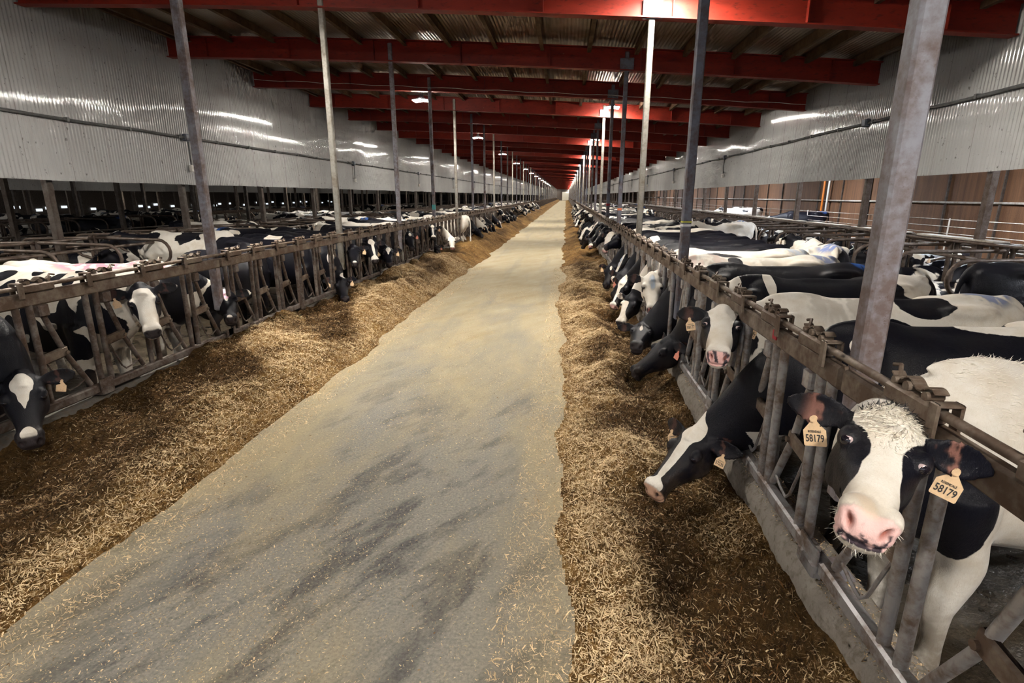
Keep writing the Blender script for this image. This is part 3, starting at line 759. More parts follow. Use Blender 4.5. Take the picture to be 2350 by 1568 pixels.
tag(o, 'loose feed crumbs and chaff scattered over the lane floor', 'crumbs')
N = 9000; y = .8 + 9 * rng.random(N) ** 1.4; x = XR - .10 + .2 * rng.random(N)
o = straw('kerb_chaff', x, y, .368 + 0 * x, rng.random(N), None, .004, .018, .3); tag(o, 'chaff lying on the concrete kerb under the right feed rail', 'chaff')

# ------------------------------------------------------------------ cows
def catmull(A, n):
    A = np.asarray(A, float); m = len(A); out = []
    for i in range(m - 1):
        p0, p1, p2, p3 = A[max(i - 1, 0)], A[i], A[i + 1], A[min(i + 2, m - 1)]
        for t in np.arange(n) / n:
            out.append(.5 * (2 * p1 + (p2 - p0) * t + (2 * p0 - 5 * p1 + 4 * p2 - p3) * t * t + (3 * p1 - p0 - 3 * p2 + p3) * t ** 3))
    out.append(A[-1]); return np.array(out)
def loft(mb, c, S, U, hw, up, dn, ex=2.0, exu=None, seg=28):
    """rings around centres c; S side vectors, U up vectors; half width, up and down half heights"""
    n = len(c); a = np.arange(seg) * 2 * np.pi / seg; ca, sa = np.cos(a), np.sin(a); V = []
    for i in range(n):
        eu = exu if exu is not None else ex
        e = np.where(sa >= 0, eu, ex)
        x = np.sign(ca) * np.abs(ca) ** (2 / e) * hw[i]; y = np.sign(sa) * np.abs(sa) ** (2 / e) * np.where(sa >= 0, up[i], dn[i])
        V.append(c[i] + x[:, None] * S[i] + y[:, None] * U[i])
    V = np.concatenate(V); f = []
    for i in range(n - 1):
        for k in range(seg): f.append((i * seg + k, i * seg + (k + 1) % seg, (i + 1) * seg + (k + 1) % seg, (i + 1) * seg + k))
    V = np.concatenate([V, [c[0]], [c[-1]]]); o = n * seg
    for k in range(seg): f.append((o, (k + 1) % seg, k)); f.append((o + 1, (n - 1) * seg + k, (n - 1) * seg + (k + 1) % seg))
    mb.add(V, f)
def ellip(mb, c, r, rot=None):
    th = np.linspace(0, np.pi, 12); p = np.array(c, float); cc = np.array([[0, 0, -math.cos(t) * r[2]] for t in th]); k = np.sin(th)
    S = np.tile([1., 0, 0], (12, 1)); U = np.tile([0., 1, 0], (12, 1))
    m = MB(); loft(m, cc, S, U, k * r[0] + 1e-4, k * r[1] + 1e-4, k * r[1] + 1e-4, seg=20)
    v = m.v[0]
    if rot is not None: v = v @ np.array(rot).T
    mb.add(v + p, m.f)
def limb(mb, pts, n=4, seg=18, flat=1.0):
    A = catmull(pts, n); c = A[:, :3]; r = A[:, 3]
    T = np.gradient(c, axis=0); T /= np.linalg.norm(T, axis=1)[:, None] + 1e-9
    ref = np.array([0., 1, 0]); S = ref - (T @ ref)[:, None] * T; S /= np.linalg.norm(S, axis=1)[:, None] + 1e-9
    loft(mb, c, S, np.cross(T, S), r * flat, r, r, seg=seg)
def unit(v): v = np.asarray(v, float); return v / (np.linalg.norm(v) + 1e-9)

BODY = [(.41, 1.10, .90, .08), (.35, 1.22, .74, .17), (.22, 1.34, .66, .235), (.02, 1.425, .64, .275), (-.2, 1.415, .62, .315), (-.45, 1.39, .58, .365), (-.75, 1.395, .56, .39),
        (-.98, 1.42, .60, .365), (-1.15, 1.455, .70, .32), (-1.34, 1.455, .82, .275), (-1.5, 1.41, .94, .205), (-1.58, 1.35, 1.02, .10)]
FRONT = [(.12, .19, .98, .14), (.11, .19, .80, .115), (.05, .185, .62, .088), (.08, .175, .43, .064), (.085, .17, .36, .056), (.075, .17, .20, .042), (.085, .17, .105, .052), (.11, .17, .06, .05), (.13, .17, .0, .06)]
HIND = [(-1.2, .17, 1.08, .2), (-1.15, .20, .85, .17), (-1.2, .19, .68, .115), (-1.37, .17, .52, .07), (-1.38, .17, .44, .056), (-1.335, .17, .21, .044), (-1.315, .17, .11, .053), (-1.285, .17, .055, .05), (-1.26, .17, 0, .06)]
TAIL = [(-1.54, 0, 1.39, .045), (-1.63, .0, 1.28, .032), (-1.67, .01, 1.0, .024), (-1.67, .015, .7, .020), (-1.67, .02, .52, .035), (-1.66, .02, .32, .012)]
#        a,    half width, depth, exponent
HEAD = [(-.035, .062, .09), (.0, .094, .16), (.05, .112, .205), (.11, .118, .232), (.17, .117, .242), (.24, .102, .228), (.30, .083, .192), (.36, .070, .158), (.41, .066, .142), (.455, .073, .138), (.49, .072, .124), (.512, .056, .090), (.52, .03, .045)]

def ear_frame(f, s, u, sy):
    ed = unit(s * sy * .93 + unit(-f - .9 * u) * .30); h = f + u; h = unit(np.array([h[0], h[1], .12]) + .25 * u)
    n = unit(h + s * sy * .25); n = unit(n - (n @ ed) * ed); return ed, n, np.cross(n, ed)
def cow_mesh(poll, muz, roll=0., lie=False, voxel=.014, coat=(), base='k', tints=(), hs=1.0, bs=1.0, step=0.0, up_hint=None, seed=0, tail_sw=0.):
    """poll / muzzle in the cow's own frame (x forward, y left, z up from the pen floor). Returns mesh and the head frame."""
    P = np.array(poll, float); f = unit(np.array(muz, float) - P); fxy = np.array([f[0], f[1], 0])
    fxy = unit(fxy) if np.linalg.norm(fxy) > .25 else np.array([1., 0, 0])
    u0 = np.array([0, 0, 1.]) + .9 * fxy if up_hint is None else np.array(up_hint, float)
    u = unit(u0 - (u0 @ f) * f); s = np.cross(u, f)          # s = the cow's left
    ca, sa = math.cos(roll), math.sin(roll); u, s = u * ca + s * sa, s * ca - u * sa
    dz = -.66 if lie else 0.
    mb = MB(); B = np.array(BODY) * bs
    A = catmull(B, 3); n = len(A); zc = (A[:, 1] * .46 + A[:, 2] * .54)
    c = np.stack([A[:, 0], 0 * zc, zc + dz], -1); Sv = np.tile([0., 1, 0], (n, 1)); Uv = np.tile([0., 0, 1], (n, 1))
    wid = A[:, 3] * (1.10 if lie else 1)
    loft(mb, c, Sv, Uv, wid, A[:, 1] - zc, zc - A[:, 2], 2.25, 1.85, 36)
    for sy in (-1, 1):
        ellip(mb, (-1.13 * bs, sy * .195, 1.355 * bs + dz), (.20, .085, .055)); ellip(mb, (-1.5 * bs, sy * .10, 1.31 * bs + dz), (.07, .05, .07))
        ellip(mb, (.10, sy * .19, 1.02 + dz), (.17, .085, .33)); ellip(mb, (-1.22, sy * .20, 1.02 + dz), (.26, .10, .30))
    ellip(mb, (-1.05, 0, .60 + dz), (.26, .17, .15))
    ellip(mb, (-.0, 0, 1.405 * bs + dz), (.24, .05, .055)); ellip(mb, (-.55, 0, 1.385 * bs + dz), (.7, .04, .035)); ellip(mb, (-1.48 * bs, 0, 1.40 * bs + dz), (.10, .05, .06))
    if not lie:
        for sy in (-1, 1):
            fr = np.array(FRONT) * bs; fr[:, 1] *= sy; hi = np.array(HIND) * bs; hi[:, 1] *= sy
            w = np.clip((.8 - fr[:, 2]) / .8, 0, 1); fr[:, 0] += sy * step * w; w = np.clip((.9 - hi[:, 2]) / .9, 0, 1); hi[:, 0] -= sy * step * 1.2 * w
            limb(mb, fr); limb(mb, hi)
        tl = np.array(TAIL) * bs; tl[:, 1] += tail_sw * np.array([0, .2, .6, 1, 1.1, 1.2]); limb(mb, tl, 4, 12)
    else:
        for sy in (-1, 1):
            limb(mb, [(.15, sy * .2, .42, .13), (.16, sy * .26, .20, .10), (.36, sy * .25, .12, .075), (.50, sy * .22, .10, .065), (.36, sy * .24, .055, .05), (.2, sy * .25, .05, .05)])
            o = .16 * (sy > 0)
            limb(mb, [(-1.2, sy * .2, .42, .2), (-1.0, sy * (.34 + o), .26, .17), (-.82, sy * (.42 + o), .14, .10), (-1.12, sy * (.46 + o), .09, .07), (-.98, sy * (.52 + o), .06, .05), (-.80, sy * (.52 + o), .05, .05)])
        limb(mb, [(-1.58, 0, .74, .045), (-1.68, .05, .5, .03), (-1.66, .12, .2, .022), (-1.5, .25, .05, .022), (-1.3, .34, .04, .03)], 4, 12)
    # neck
    E = P + f * .06 * hs - u * .095 * hs; B0 = np.array([-.10, 0, 1.06 + dz]); B1 = np.array([.30, 0, 1.06 + dz])
    d1 = unit(E - B1); C1 = B1 + .22 * unit(d1 + np.array([.9, 0, .15])); C2 = E + .17 * hs * unit(-u * .75 - f * .45 + unit(B1 - E) * .7)
    t = np.linspace(0, 1, 14)[:, None]; cb = (1 - t) ** 3 * B1 + 3 * (1 - t) ** 2 * t * C1 + 3 * (1 - t) * t * t * C2 + t ** 3 * E
    cb = np.concatenate([[B0], cb, [E + f * .05]]); T = np.gradient(cb, axis=0); T /= np.linalg.norm(T, axis=1)[:, None]
    tt = np.concatenate([[0], t[:, 0], [1]]); d0 = np.array([0, 0, 1.]); dh = unit(u - f * .9)
    Dv = np.array([d0 * (1 - k) + dh * k for k in tt]); Dv -= (Dv * T).sum(1)[:, None] * T; Dv /= np.linalg.norm(Dv, axis=1)[:, None]
    Sd = np.cross(Dv, T)
    hh = np.interp(tt, [0, .25, .5, .75, 1], [.325, .265, .205, .160, .125]); hwn = np.interp(tt, [0, .25, .5, .75, 1], [.20, .155, .12, .105, .092])
    loft(mb, cb, Sd, Dv, hwn, hh, hh * 1.0, 2.1, 1.8, 28)
    # dewlap
    # head
    Hd = catmull(np.array(HEAD), 3); a = Hd[:, 0] * hs; w = Hd[:, 1] * hs; dp = Hd[:, 2] * hs
    prof = np.interp(a / hs, [-.04, 0, .06, .16, .26, .38, .46, .52], [-.045, .0, .012, .006, -.006, -.006, -.006, -.055]) * hs
    cc = P + a[:, None] * f + (prof - dp * .44)[:, None] * u
    nn = len(a); loft(mb, cc, np.tile(s, (nn, 1)), np.tile(u, (nn, 1)), w, dp * .44, dp * .56, 2.15, 2.5, 32)
    for sy in (-1, 1):
        def hp(aa, ss, uu): return P + (aa * f + ss * sy * s + uu * u) * hs
        Rm = np.stack([f, s, u], 1)
        ellip(mb, hp(.160, .098, -.034), (.046 * hs, .032 * hs, .040 * hs), Rm)       # orbit
        ellip(mb, hp(.14, .090, -.150), (.11 * hs, .032 * hs, .080 * hs), Rm)       # jaw muscle
        ellip(mb, hp(.455, .044, -.040), (.050 * hs, .036 * hs, .038 * hs), Rm)     # nostril wing
        # ear: shallow cup
        ed, tv, wv = ear_frame(f, s, u, sy)
        tv_ = tv
        L = .235 * hs; ts = np.linspace(0, 1, 11); hwid = np.interp(ts, [0, .15, .35, .6, .85, 1], [.022, .034, .058, .060, .040, .012]) * hs
        th = np.interp(ts, [0, .3, .8, 1], [.022, .012, .010, .007]) * hs
        c0 = hp(.045, .082, -.045); ang = np.arange(20) * 2 * np.pi / 20; V = []
        for i in range(11):
            x = np.cos(ang) * hwid[i]; y = np.sin(ang) * th[i] + .38 * x * x / (.06 * hs) * min(1, ts[i] * 3)
            V.append(c0 + ed * L * ts[i] + x[:, None] * wv + y[:, None] * tv_)
        m = MB(); V = np.concatenate(V); fc = [(i * 20 + k, i * 20 + (k + 1) % 20, (i + 1) * 20 + (k + 1) % 20, (i + 1) * 20 + k) for i in range(10) for k in range(20)]
        fc += [tuple(range(19, -1, -1)), tuple(range(200, 220))]; mb.add(V, fc)
    ellip(mb, P + (-.008 * f - .035 * u) * hs, (.055 * hs, .06 * hs, .05 * hs), np.stack([f, s, u], 1))
    # one continuous skin
    raw = mb.mesh('cow_raw', M['coat']); ob = link(raw, 'cow_raw')
    md = ob.modifiers.new('r', 'REMESH'); md.mode = 'VOXEL'; md.voxel_size = voxel; md.adaptivity = 0
    sm = ob.modifiers.new('s', 'SMOOTH'); sm.factor = .5; sm.iterations = max(2, int(round(.045 / voxel)))
    dg = bpy.context.evaluated_depsgraph_get(); me = bpy.data.meshes.new_from_object(ob.evaluated_get(dg)); me.name = 'cow'
    bpy.data.objects.remove(ob); bpy.data.meshes.remove(raw)
    me.materials.clear(); me.materials.append(M['coat'])
    nv = len(me.vertices); co = np.zeros(nv * 3, np.float32); me.vertices.foreach_get('co', co); co = co.reshape(-1, 3).astype(float)
    nr = np.zeros(nv * 3, np.float32); me.vertices.foreach_get('normal', nr); nr = nr.reshape(-1, 3)
    q = (co - P) / hs; ha, hsd, hu = q @ f, q @ s, q @ u
    ishead = (ha > -.12) & (ha < .6) & (hu > -.34) & (hu < .13) & (np.abs(hsd) < .42)
    # relax the trunk so muscles and hips run into each other (head, ears and lower legs keep their shape)
    ed_ = np.zeros(len(me.edges) * 2, np.int32); me.edges.foreach_get('vertices', ed_); ed_ = ed_.reshape(-1, 2)
    wz = np.clip((co[:, 2] - (.18 if lie else .62)) / .15, 0, 1) * np.clip((np.linalg.norm(co - (P + .12 * f - .08 * u), axis=1) - .30) / .12, 0, 1) * np.clip((co[:, 0] + 1.60) / .06, 0, 1)
    i0, i1 = np.concatenate([ed_[:, 0], ed_[:, 1]]), np.concatenate([ed_[:, 1], ed_[:, 0]]); deg = np.maximum(np.bincount(i0, minlength=nv), 1)
    for _ in range(int(min(70, max(3, (.058 / voxel) ** 2)))):
        av = np.stack([np.bincount(i0, co[i1, k], nv) for k in range(3)], 1) / deg[:, None]
        co = co + (av - co) * (.85 * wz)[:, None]
    me.vertices.foreach_set('co', co.astype(np.float32).ravel()); me.update()
    me.vertices.foreach_get('normal', nr_ := np.zeros(nv * 3, np.float32)); nr = nr_.reshape(-1, 3).astype(float)
    # nostrils and mouth line
    if voxel < .02:
        disp = np.zeros(nv)
        for sy in (-1, 1):
            g = np.exp(-(((ha - .497) / .020) ** 2 + ((hsd - sy * .045 - sy * .35 * (hu + .045)) / .011) ** 2 + ((hu + .048) / .022) ** 2)); disp += g
            g2 = np.exp(-(((hu + .100 - .06 * (ha - .45)) / .007) ** 2)) * (ha > .33) * (ha < .53) * ishead; disp += .22 * g2
        co -= (disp[:, None] * (nr * .018 + .010 * f * (disp[:, None] > .3))) * hs * ishead[:, None]
        me.vertices.foreach_set('co', co.astype(np.float32).ravel())
    # ---- colouring
    cf = np.full(nv, 1. if base == 'w' else (-1. if base == 'k' else 0.))
    for bl in coat:
        sp, x, y, z, rx, ry, rz, val = bl[:8]
        if sp == 'h':
            d = np.sqrt(((ha - x) / rx) ** 2 + ((hsd - y) / ry) ** 2 + ((hu - z) / rz) ** 2); ok = ishead
        elif sp == 'hm':   # mirrored on both sides of the face
            d = np.sqrt(((ha - x) / rx) ** 2 + ((np.abs(hsd) - y) / ry) ** 2 + ((hu - z) / rz) ** 2); ok = ishead
        else:
            d = np.sqrt(((co[:, 0] - x) / rx) ** 2 + ((co[:, 1] - y) / ry) ** 2 + ((co[:, 2] - z) / rz) ** 2); ok = ~ishead if sp == 'b' else np.ones(nv, bool)
        w = np.clip((1.25 - d) / .5, 0, 1) * ok; cf = cf * (1 - w) + val * w
    tint = np.zeros((nv, 4))
    rs = np.random.default_rng(seed + 5)
    def nz(sc, k): return (fbm(ha * sc + 50 + hu * sc * .7, hsd * sc + 50 + hu * sc * .3, k, 3))
    def put(mask, col): 
        m = np.clip(mask, 0, 1)[:, None]; tint[:, :3] = tint[:, :3] * (1 - m) + np.array(col) * m; tint[:, 3:] = np.maximum(tint[:, 3:], m)
    ear = ishead & (np.abs(hsd) > .125) & (ha < .16)
    efr = [ear_frame(f, s, u, sy) for sy in (-1, 1)]
    en = np.where(hsd > 0, nr @ efr[1][1], nr @ efr[0][1]); el = np.where(hsd > 0, (co - P) @ efr[1][0], (co - P) @ efr[0][0]) / hs
    ew = np.where(hsd > 0, (co - P) @ efr[1][2], (co - P) @ efr[0][2]) / hs
    cR = [P + (.045 * f + .082 * sy * s - .045 * u) * hs for sy in (-1, 1)]
    dn = np.where(hsd > 0, (co - cR[1]) @ efr[1][1], (co - cR[0]) @ efr[0][1]) / hs
    wc = np.where(hsd > 0, (co - cR[1]) @ efr[1][2], (co - cR[0]) @ efr[0][2]) / hs; lc = np.where(hsd > 0, (co - cR[1]) @ efr[1][0], (co - cR[0]) @ efr[0][0]) / hs
    ear = ear & (np.abs(dn) < .040) & (np.abs(wc) < .062) & (lc > .045)
    inn = ear * np.clip(en * 2.5 - .7, 0, 1) * np.clip((.27 - np.abs(el)) * 20, 0, 1) * np.clip((nz(34, 3) - .42) * 7 + np.cos(ew * 140) * .5, 0, 1)
    put(inn * .75, (.34, .16, .125) if voxel < .0073 else (.11, .055, .045))
    nose = ishead * np.clip((ha - .462 - .10 * np.abs(hsd) * (np.abs(hsd) > .05) + .35 * (hu + .03) * (hu > -.03) * -1) / .012, 0, 1) * (hu > -.112) * np.clip((nr @ f) * 3 + .5, 0, 1)
    return me, dict(P=P, f=f, s=s, u=u, hs=hs), dict(co=co, nr=nr, ha=ha, hsd=hsd, hu=hu, cf=cf, tint=tint, put=put, nose=nose, nz=nz, ishead=ishead, ear=ear, tints=tints)

def finish_cow(me, K, nose='dark'):
    ha, hsd, hu, put, nz = K['ha'], K['hsd'], K['hu'], K['put'], K['nz']
    if nose == 'pink':
        put(K['nose'], (.78, .50, .47)); put(K['nose'] * np.clip((nz(55, 8) - .56 + np.clip(-.045 - hu, 0, .05) * 5) * 14, 0, 1) * (np.abs(hsd) < .06), (.05, .035, .045))
    elif nose == 'pinkspot':
        put(K['nose'], (.76, .45, .42)); put(K['nose'] * np.clip((nz(34, 8) - .56) * 14, 0, 1), (.05, .04, .05))
    elif nose == 'tan': put(K['nose'], (.42, .25, .17))
    else: put(K['nose'], (.035, .028, .030))
    for sy in (-1, 1):
        g = np.exp(-(((ha - .503) / .030) ** 2 + ((hsd - sy * .045 - sy * .35 * (hu + .045)) / .012) ** 2 + ((hu + .048) / .024) ** 2)) * K['ishead']
        put(np.clip(g * 1.6 - .35, 0, 1), (.30, .10, .075) if nose.startswith('pink') else (.02, .012, .012))
        ge = np.exp(-(((ha - .186) / .033) ** 2 + ((np.abs(hsd) - .115) / .04) ** 2 + ((hu + .025) / .026) ** 2)) * K['ishead']; put(np.clip(ge * 1.5 - .6, 0, .9), (.045, .036, .040))
    for (sp, x, y, z, rx, ry, rz, col, al) in K['tints']:
        co = K['co']
        d = (np.sqrt(((ha - x) / rx) ** 2 + ((hsd - y) / ry) ** 2 + ((hu - z) / rz) ** 2) if sp == 'h' else np.sqrt(((co[:, 0] - x) / rx) ** 2 + ((co[:, 1] - y) / ry) ** 2 + ((co[:, 2] - z) / rz) ** 2))
        if sp == 'h': d = np.where(K['ishead'], d, 9)
        nn = fbm(co[:, 0] * 16 + 9, co[:, 1] * 22 + co[:, 2] * 15 + 9, 77, 3)
        put(np.clip((1 - d) * 3, 0, 1) * np.clip((nn - .36) * 6, 0, 1) * al, col)
    me.attributes.new('coat', 'FLOAT', 'POINT').data.foreach_set('value', K['cf'].astype(np.float32))
    me.attributes.new('tint', 'FLOAT_COLOR', 'POINT').data.foreach_set('color', K['tint'].astype(np.float32).ravel())
    me.polygons.foreach_set('use_smooth', np.ones(len(me.polygons), bool)); me.update()
    return me
# eye ball with dark iris facing +y of its own frame
def eye_mesh(r, white):
    bm = MB(); ellip(bm, (0, 0, 0), (r, r, r)); me = bm.mesh('eye', [M['eye'], M['eyewhite']], True)
    if white:
        me.polygons.foreach_set('material_index', [0 if p.center.normalized().dot(Vector((.75, .62, 0)).normalized()) > .50 else 1 for p in me.polygons])
    else: me.polygons.foreach_set('material_index', [0] * len(me.polygons))
    return me
EYE = {}
def add_eyes(o, H, white=False):
    hs = H['hs']; key = (round(hs, 2), white)
    if key not in EYE: EYE[key] = eye_mesh(.0225 * hs, white)
    for sy in (-1, 1):
        p = H['P'] + (.183 * H['f'] + .0985 * sy * H['s'] - .028 * H['u']) * hs
        e = link(EYE[key], 'eye', o); X = Vector(H['f']); Y = Vector(H['s'] * sy); Z = Vector(H['u'])
        Z = X.cross(Y); mt = Matrix((X, Y, Z)).transposed().to_4x4(); mt.translation = Vector(p); e.matrix_local = mt
def tag_mesh(w, h, mat):
    # hanging tag: narrow neck at the top, shoulders, square plate; local x = width, z = down is negative, y = face normal
    o = [(-.12, 0), (.12, 0), (.14, -.16), (.5, -.46), (.5, -.96), (.46, -1.0), (-.46, -1.0), (-.5, -.96), (-.5, -.46), (-.14, -.16)]
    v = [(x * w, y, z * h) for y in (-.0016, .0016) for x, z in o]; n = len(o)
    f = [tuple(range(n)), tuple(range(2 * n - 1, n - 1, -1))] + [(i, i + n, (i + 1) % n + n, (i + 1) % n) for i in range(n)]
    mb = MB(); mb.add(v, f); mb.tube([(0, -.006, -.06 * h), (0, .009, -.06 * h)], .009 * w / .06, 12)
    return mb.mesh('ear_tag', mat)
TAGM = {}
def text_mesh(body, size, nm):
    cu = bpy.data.curves.new(nm, 'FONT'); cu.body = body; cu.size = size; cu.align_x = 'CENTER'; cu.align_y = 'CENTER'; cu.extrude = .0004; cu.space_character = 1.0; cu.resolution_u = 4; cu.offset = size * .012
    ob = bpy.data.objects.new(nm, cu); C.objects.link(ob); dg = bpy.context.evaluated_depsgraph_get(); me = bpy.data.meshes.new_from_object(ob.evaluated_get(dg))
    bpy.data.objects.remove(ob); bpy.data.curves.remove(cu); me.name = nm; me.materials.clear(); me.materials.append(M['ink']); return me
def add_tags(o, H, mat='tag', sides=(-1, 1), num=None, w=.062, h=.088, face=None):
    hs = H['hs']; k = (mat, round(w, 3))
    if k not in TAGM: TAGM[k] = tag_mesh(w, h, M[mat])
    for sy in sides:
        ed, en_, wv_ = ear_frame(H['f'], H['s'], H['u'], sy)
        if wv_[2] > 0: wv_ = -wv_
        p = H['P'] + (.045 * H['f'] + .082 * sy * H['s'] - .045 * H['u']) * hs + ed * .125 * hs + en_ * .026 * hs + wv_ * .030 * hs
        nrm = en_ if face is None else unit(np.array(face))
        # hangs under gravity, tilted with the ear
        down = unit(np.array([0, 0, -1.]) * 1.0 - ed * .25); down = unit(down - (down @ nrm) * nrm)
        Z = -Vector(down); Y = -Vector(nrm); X = Y.cross(Z)
        e = link(TAGM[k], 'ear_tag', o); mt = Matrix((X, Y, Z)).transposed().to_4x4(); mt.translation = Vector(p); e.matrix_local = mt
        if mat != 'tag': e['label'] = 'orange ear tag'
        if num:
            for body, sz, zz, nm in ((num, w * .40, -.74 * h, 'tag_number'), ('ROSENDALE', w * .125, -.50 * h, 'tag_lettering')):
                t = link(text_mesh(body, sz, nm), nm, e); t.matrix_local = Matrix.Translation((0, -.0024, zz)) @ Matrix.Rotation(R(90), 4, 'X') @ Matrix.Diagonal((.82, 1.25, 1, 1))
def hair_tufts(o, nm, pts, dirs, lens, mat, w=.0016, curl=.3):
    n = len(pts); d = dirs; sd = np.cross(d, rng.normal(0, 1, (n, 3))); sd /= np.linalg.norm(sd, axis=1)[:, None] + 1e-9
    bd = np.cross(d, sd) * curl
    a = pts; m = a + (d + bd * .5) * (lens * .5)[:, None]; b_ = a + (d + bd * 1.6) * (lens * .9)[:, None]; S = sd * w
    V = np.stack([a - S, a + S, m + S * .8, m - S * .8, b_ + S * .15, b_ - S * .15], 1).reshape(-1, 3); i = np.arange(n)[:, None] * 6
    q = np.concatenate([i + [0, 1, 2, 3], i + [3, 2, 4, 5]], 0)
    return link(quads(nm, V, q, mat), nm, o)

SEGS = []
def place_cow(name, loc, rz, label, group, head=None, local_head=None, roll=0., tagmat=None, tagnum=None, tagsides=(-1, 1), nose='dark', eyewhite=False, tagface=None, patch=0., seed=0., bias=0., **kw):
    """head = (poll, muzzle) in scene coordinates"""
    cz, sz = math.cos(-rz), math.sin(-rz)
    if head is not None:
        lh = []
        for p in head:
            d = np.array(p) - np.array((loc[0], loc[1], COW_Z)); lh.append((d[0] * cz - d[1] * sz, d[0] * sz + d[1] * cz, d[2]))
    else: lh = local_head
    hs = kw.pop('hs', 1.0); ms = kw.pop('mshift', .062 if head is not None else 0)
    if ms:      # the listed muzzle points are the middle of the nose; the face axis runs along its upper edge
        P_ = np.array(lh[0]); f_ = unit(np.array(lh[1]) - P_); h_ = np.array([f_[0], f_[1], 0]); h_ = unit(h_) if np.linalg.norm(h_) > .25 else np.array([1., 0, 0])
        u_ = np.array([0, 0, 1.]) + .9 * h_; u_ = unit(u_ - (u_ @ f_) * f_); lh = [lh[0], tuple(np.array(lh[1]) + ms * hs * u_)]
    if tagface is not None: tagface = (tagface[0] * cz - tagface[1] * sz, tagface[0] * sz + tagface[1] * cz, tagface[2])
    me, H, K = cow_mesh(lh[0], lh[1], roll, hs=hs, seed=int(seed), **kw); finish_cow(me, K, nose)
    SEGS.append(np.array(loc) + np.array((math.cos(rz), math.sin(rz))) * np.linspace(-1.5, .30, 9)[:, None])
    o = link(me, 'cow', None, (loc[0], loc[1], COW_Z), rz); tag(o, label, 'cow', group)
    o['coat_seed'] = float(seed); o['coat_patch'] = float(patch); o['coat_bias'] = float(bias)
    add_eyes(o, H, eyewhite)
    if tagmat: add_tags(o, H, tagmat, tagsides, tagnum, face=tagface)
    return o, H, K

BLUE = (.035, .125, .45); PINK = (.78, .22, .30); LB = (.36, .48, .66)
RG, LG = 'cows feeding along the right rail', 'cows feeding along the left rail'
HD = math.pi
# --- right rail, from the camera outwards
KE = ('hm', .05, .2, -.06, .10, .11, .13, -1)                  # black ears
o, H, K = place_cow('R0', (1.74, 2.36), HD + R(8), 'big white and black cow looking at the camera through the nearest headlock', RG, HEADS['R0'], hs=.86, bs=1.03, mshift=0, roll=R(12), voxel=.007, base='w', nose='pink', eyewhite=True,
    coat=(('hm', .215, .160, -.03, .14, .118, .30, -1), ('hm', .33, .145, -.07, .085, .092, .22, -1), ('hm', .05, .22, -.05, .13, .115, .14, -1), ('hm', .0, .12, -.12, .11, .06, .09, -1), ('h', .05, 0, .03, .10, .088, .06, 1), ('h', .485, 0, -.05, .075, .13, .13, 1),
          ('b', .50, 0, 1.06, .26, .40, .24, -1), ('b', .22, .25, .92, .16, .2, .24, -1), ('b', -.75, .42, .8, .3, .16, .25, -1)),
    tints=(('h', .44, 0, -.03, .05, .09, .06, (.70, .52, .36), .6),), tagmat='tag', tagnum='58179', tagface=(-.62, -.75, .1))
# forelock, whiskers and chin hair of the near cow
hm = (K['ishead'] & (K['ha'] < .20) & (K['ha'] > -.03) & (np.abs(K['hsd']) < .085) & (K['nr'] @ H['u'] > .2) & (K['cf'] > 0))
ix = np.where(hm)[0]; pr = np.clip(1 - K['ha'][ix] / .20, .05, 1) * np.clip(1.15 - np.abs(K['hsd'][ix]) / .085, .05, 1); ix = rng.choice(ix, 1500, p=pr / pr.sum()); sw = np.stack([np.sin(K['ha'][ix] * 48 + K['hsd'][ix] * 30), K['hsd'][ix] * 9 + .5 * np.sin(K['ha'][ix] * 31 + 1)], 1)
dirs = (K['nr'][ix] * .05 + H['f'] * (sw[:, :1] * .4 + .6) + H['s'] * sw[:, 1:] * .8 + rng.normal(0, .10, (len(ix), 3))); dirs /= np.linalg.norm(dirs, axis=1)[:, None]
hair_tufts(o, 'forelock_hair', K['co'][ix], dirs, rng.uniform(.010, .022, len(ix)), M['hair_w'], .0012)
hm = (K['ishead'] & (K['ha'] < .05) & (K['ha'] > -.10) & (np.abs(K['hsd']) < .11) & (K['hu'] > -.07)); ix = rng.choice(np.where(hm)[0], 260)
dirs = K['nr'][ix] * .25 - H['f'] * .2 + H['s'] * .3 + rng.normal(0, .3, (len(ix), 3)); dirs /= np.linalg.norm(dirs, axis=1)[:, None]
hair_tufts(o, 'poll_hair', K['co'][ix], dirs, rng.uniform(.015, .03, len(ix)), M['hair_k'], .0012)
hm = (K['ishead'] & (K['ha'] > .40) & ((K['hu'] < -.10) | (np.abs(K['hsd']) > .07)) & (K['hu'] < -.05)); ix = rng.choice(np.where(hm)[0], 200)
dirs = K['nr'][ix] * .7 - H['u'] * .4 + rng.normal(0, .3, (len(ix), 3)); dirs /= np.linalg.norm(dirs, axis=1)[:, None]
hair_tufts(o, 'muzzle_whiskers', K['co'][ix], dirs, rng.uniform(.006, .024, len(ix)), M['hair_w'], .0004, .15)

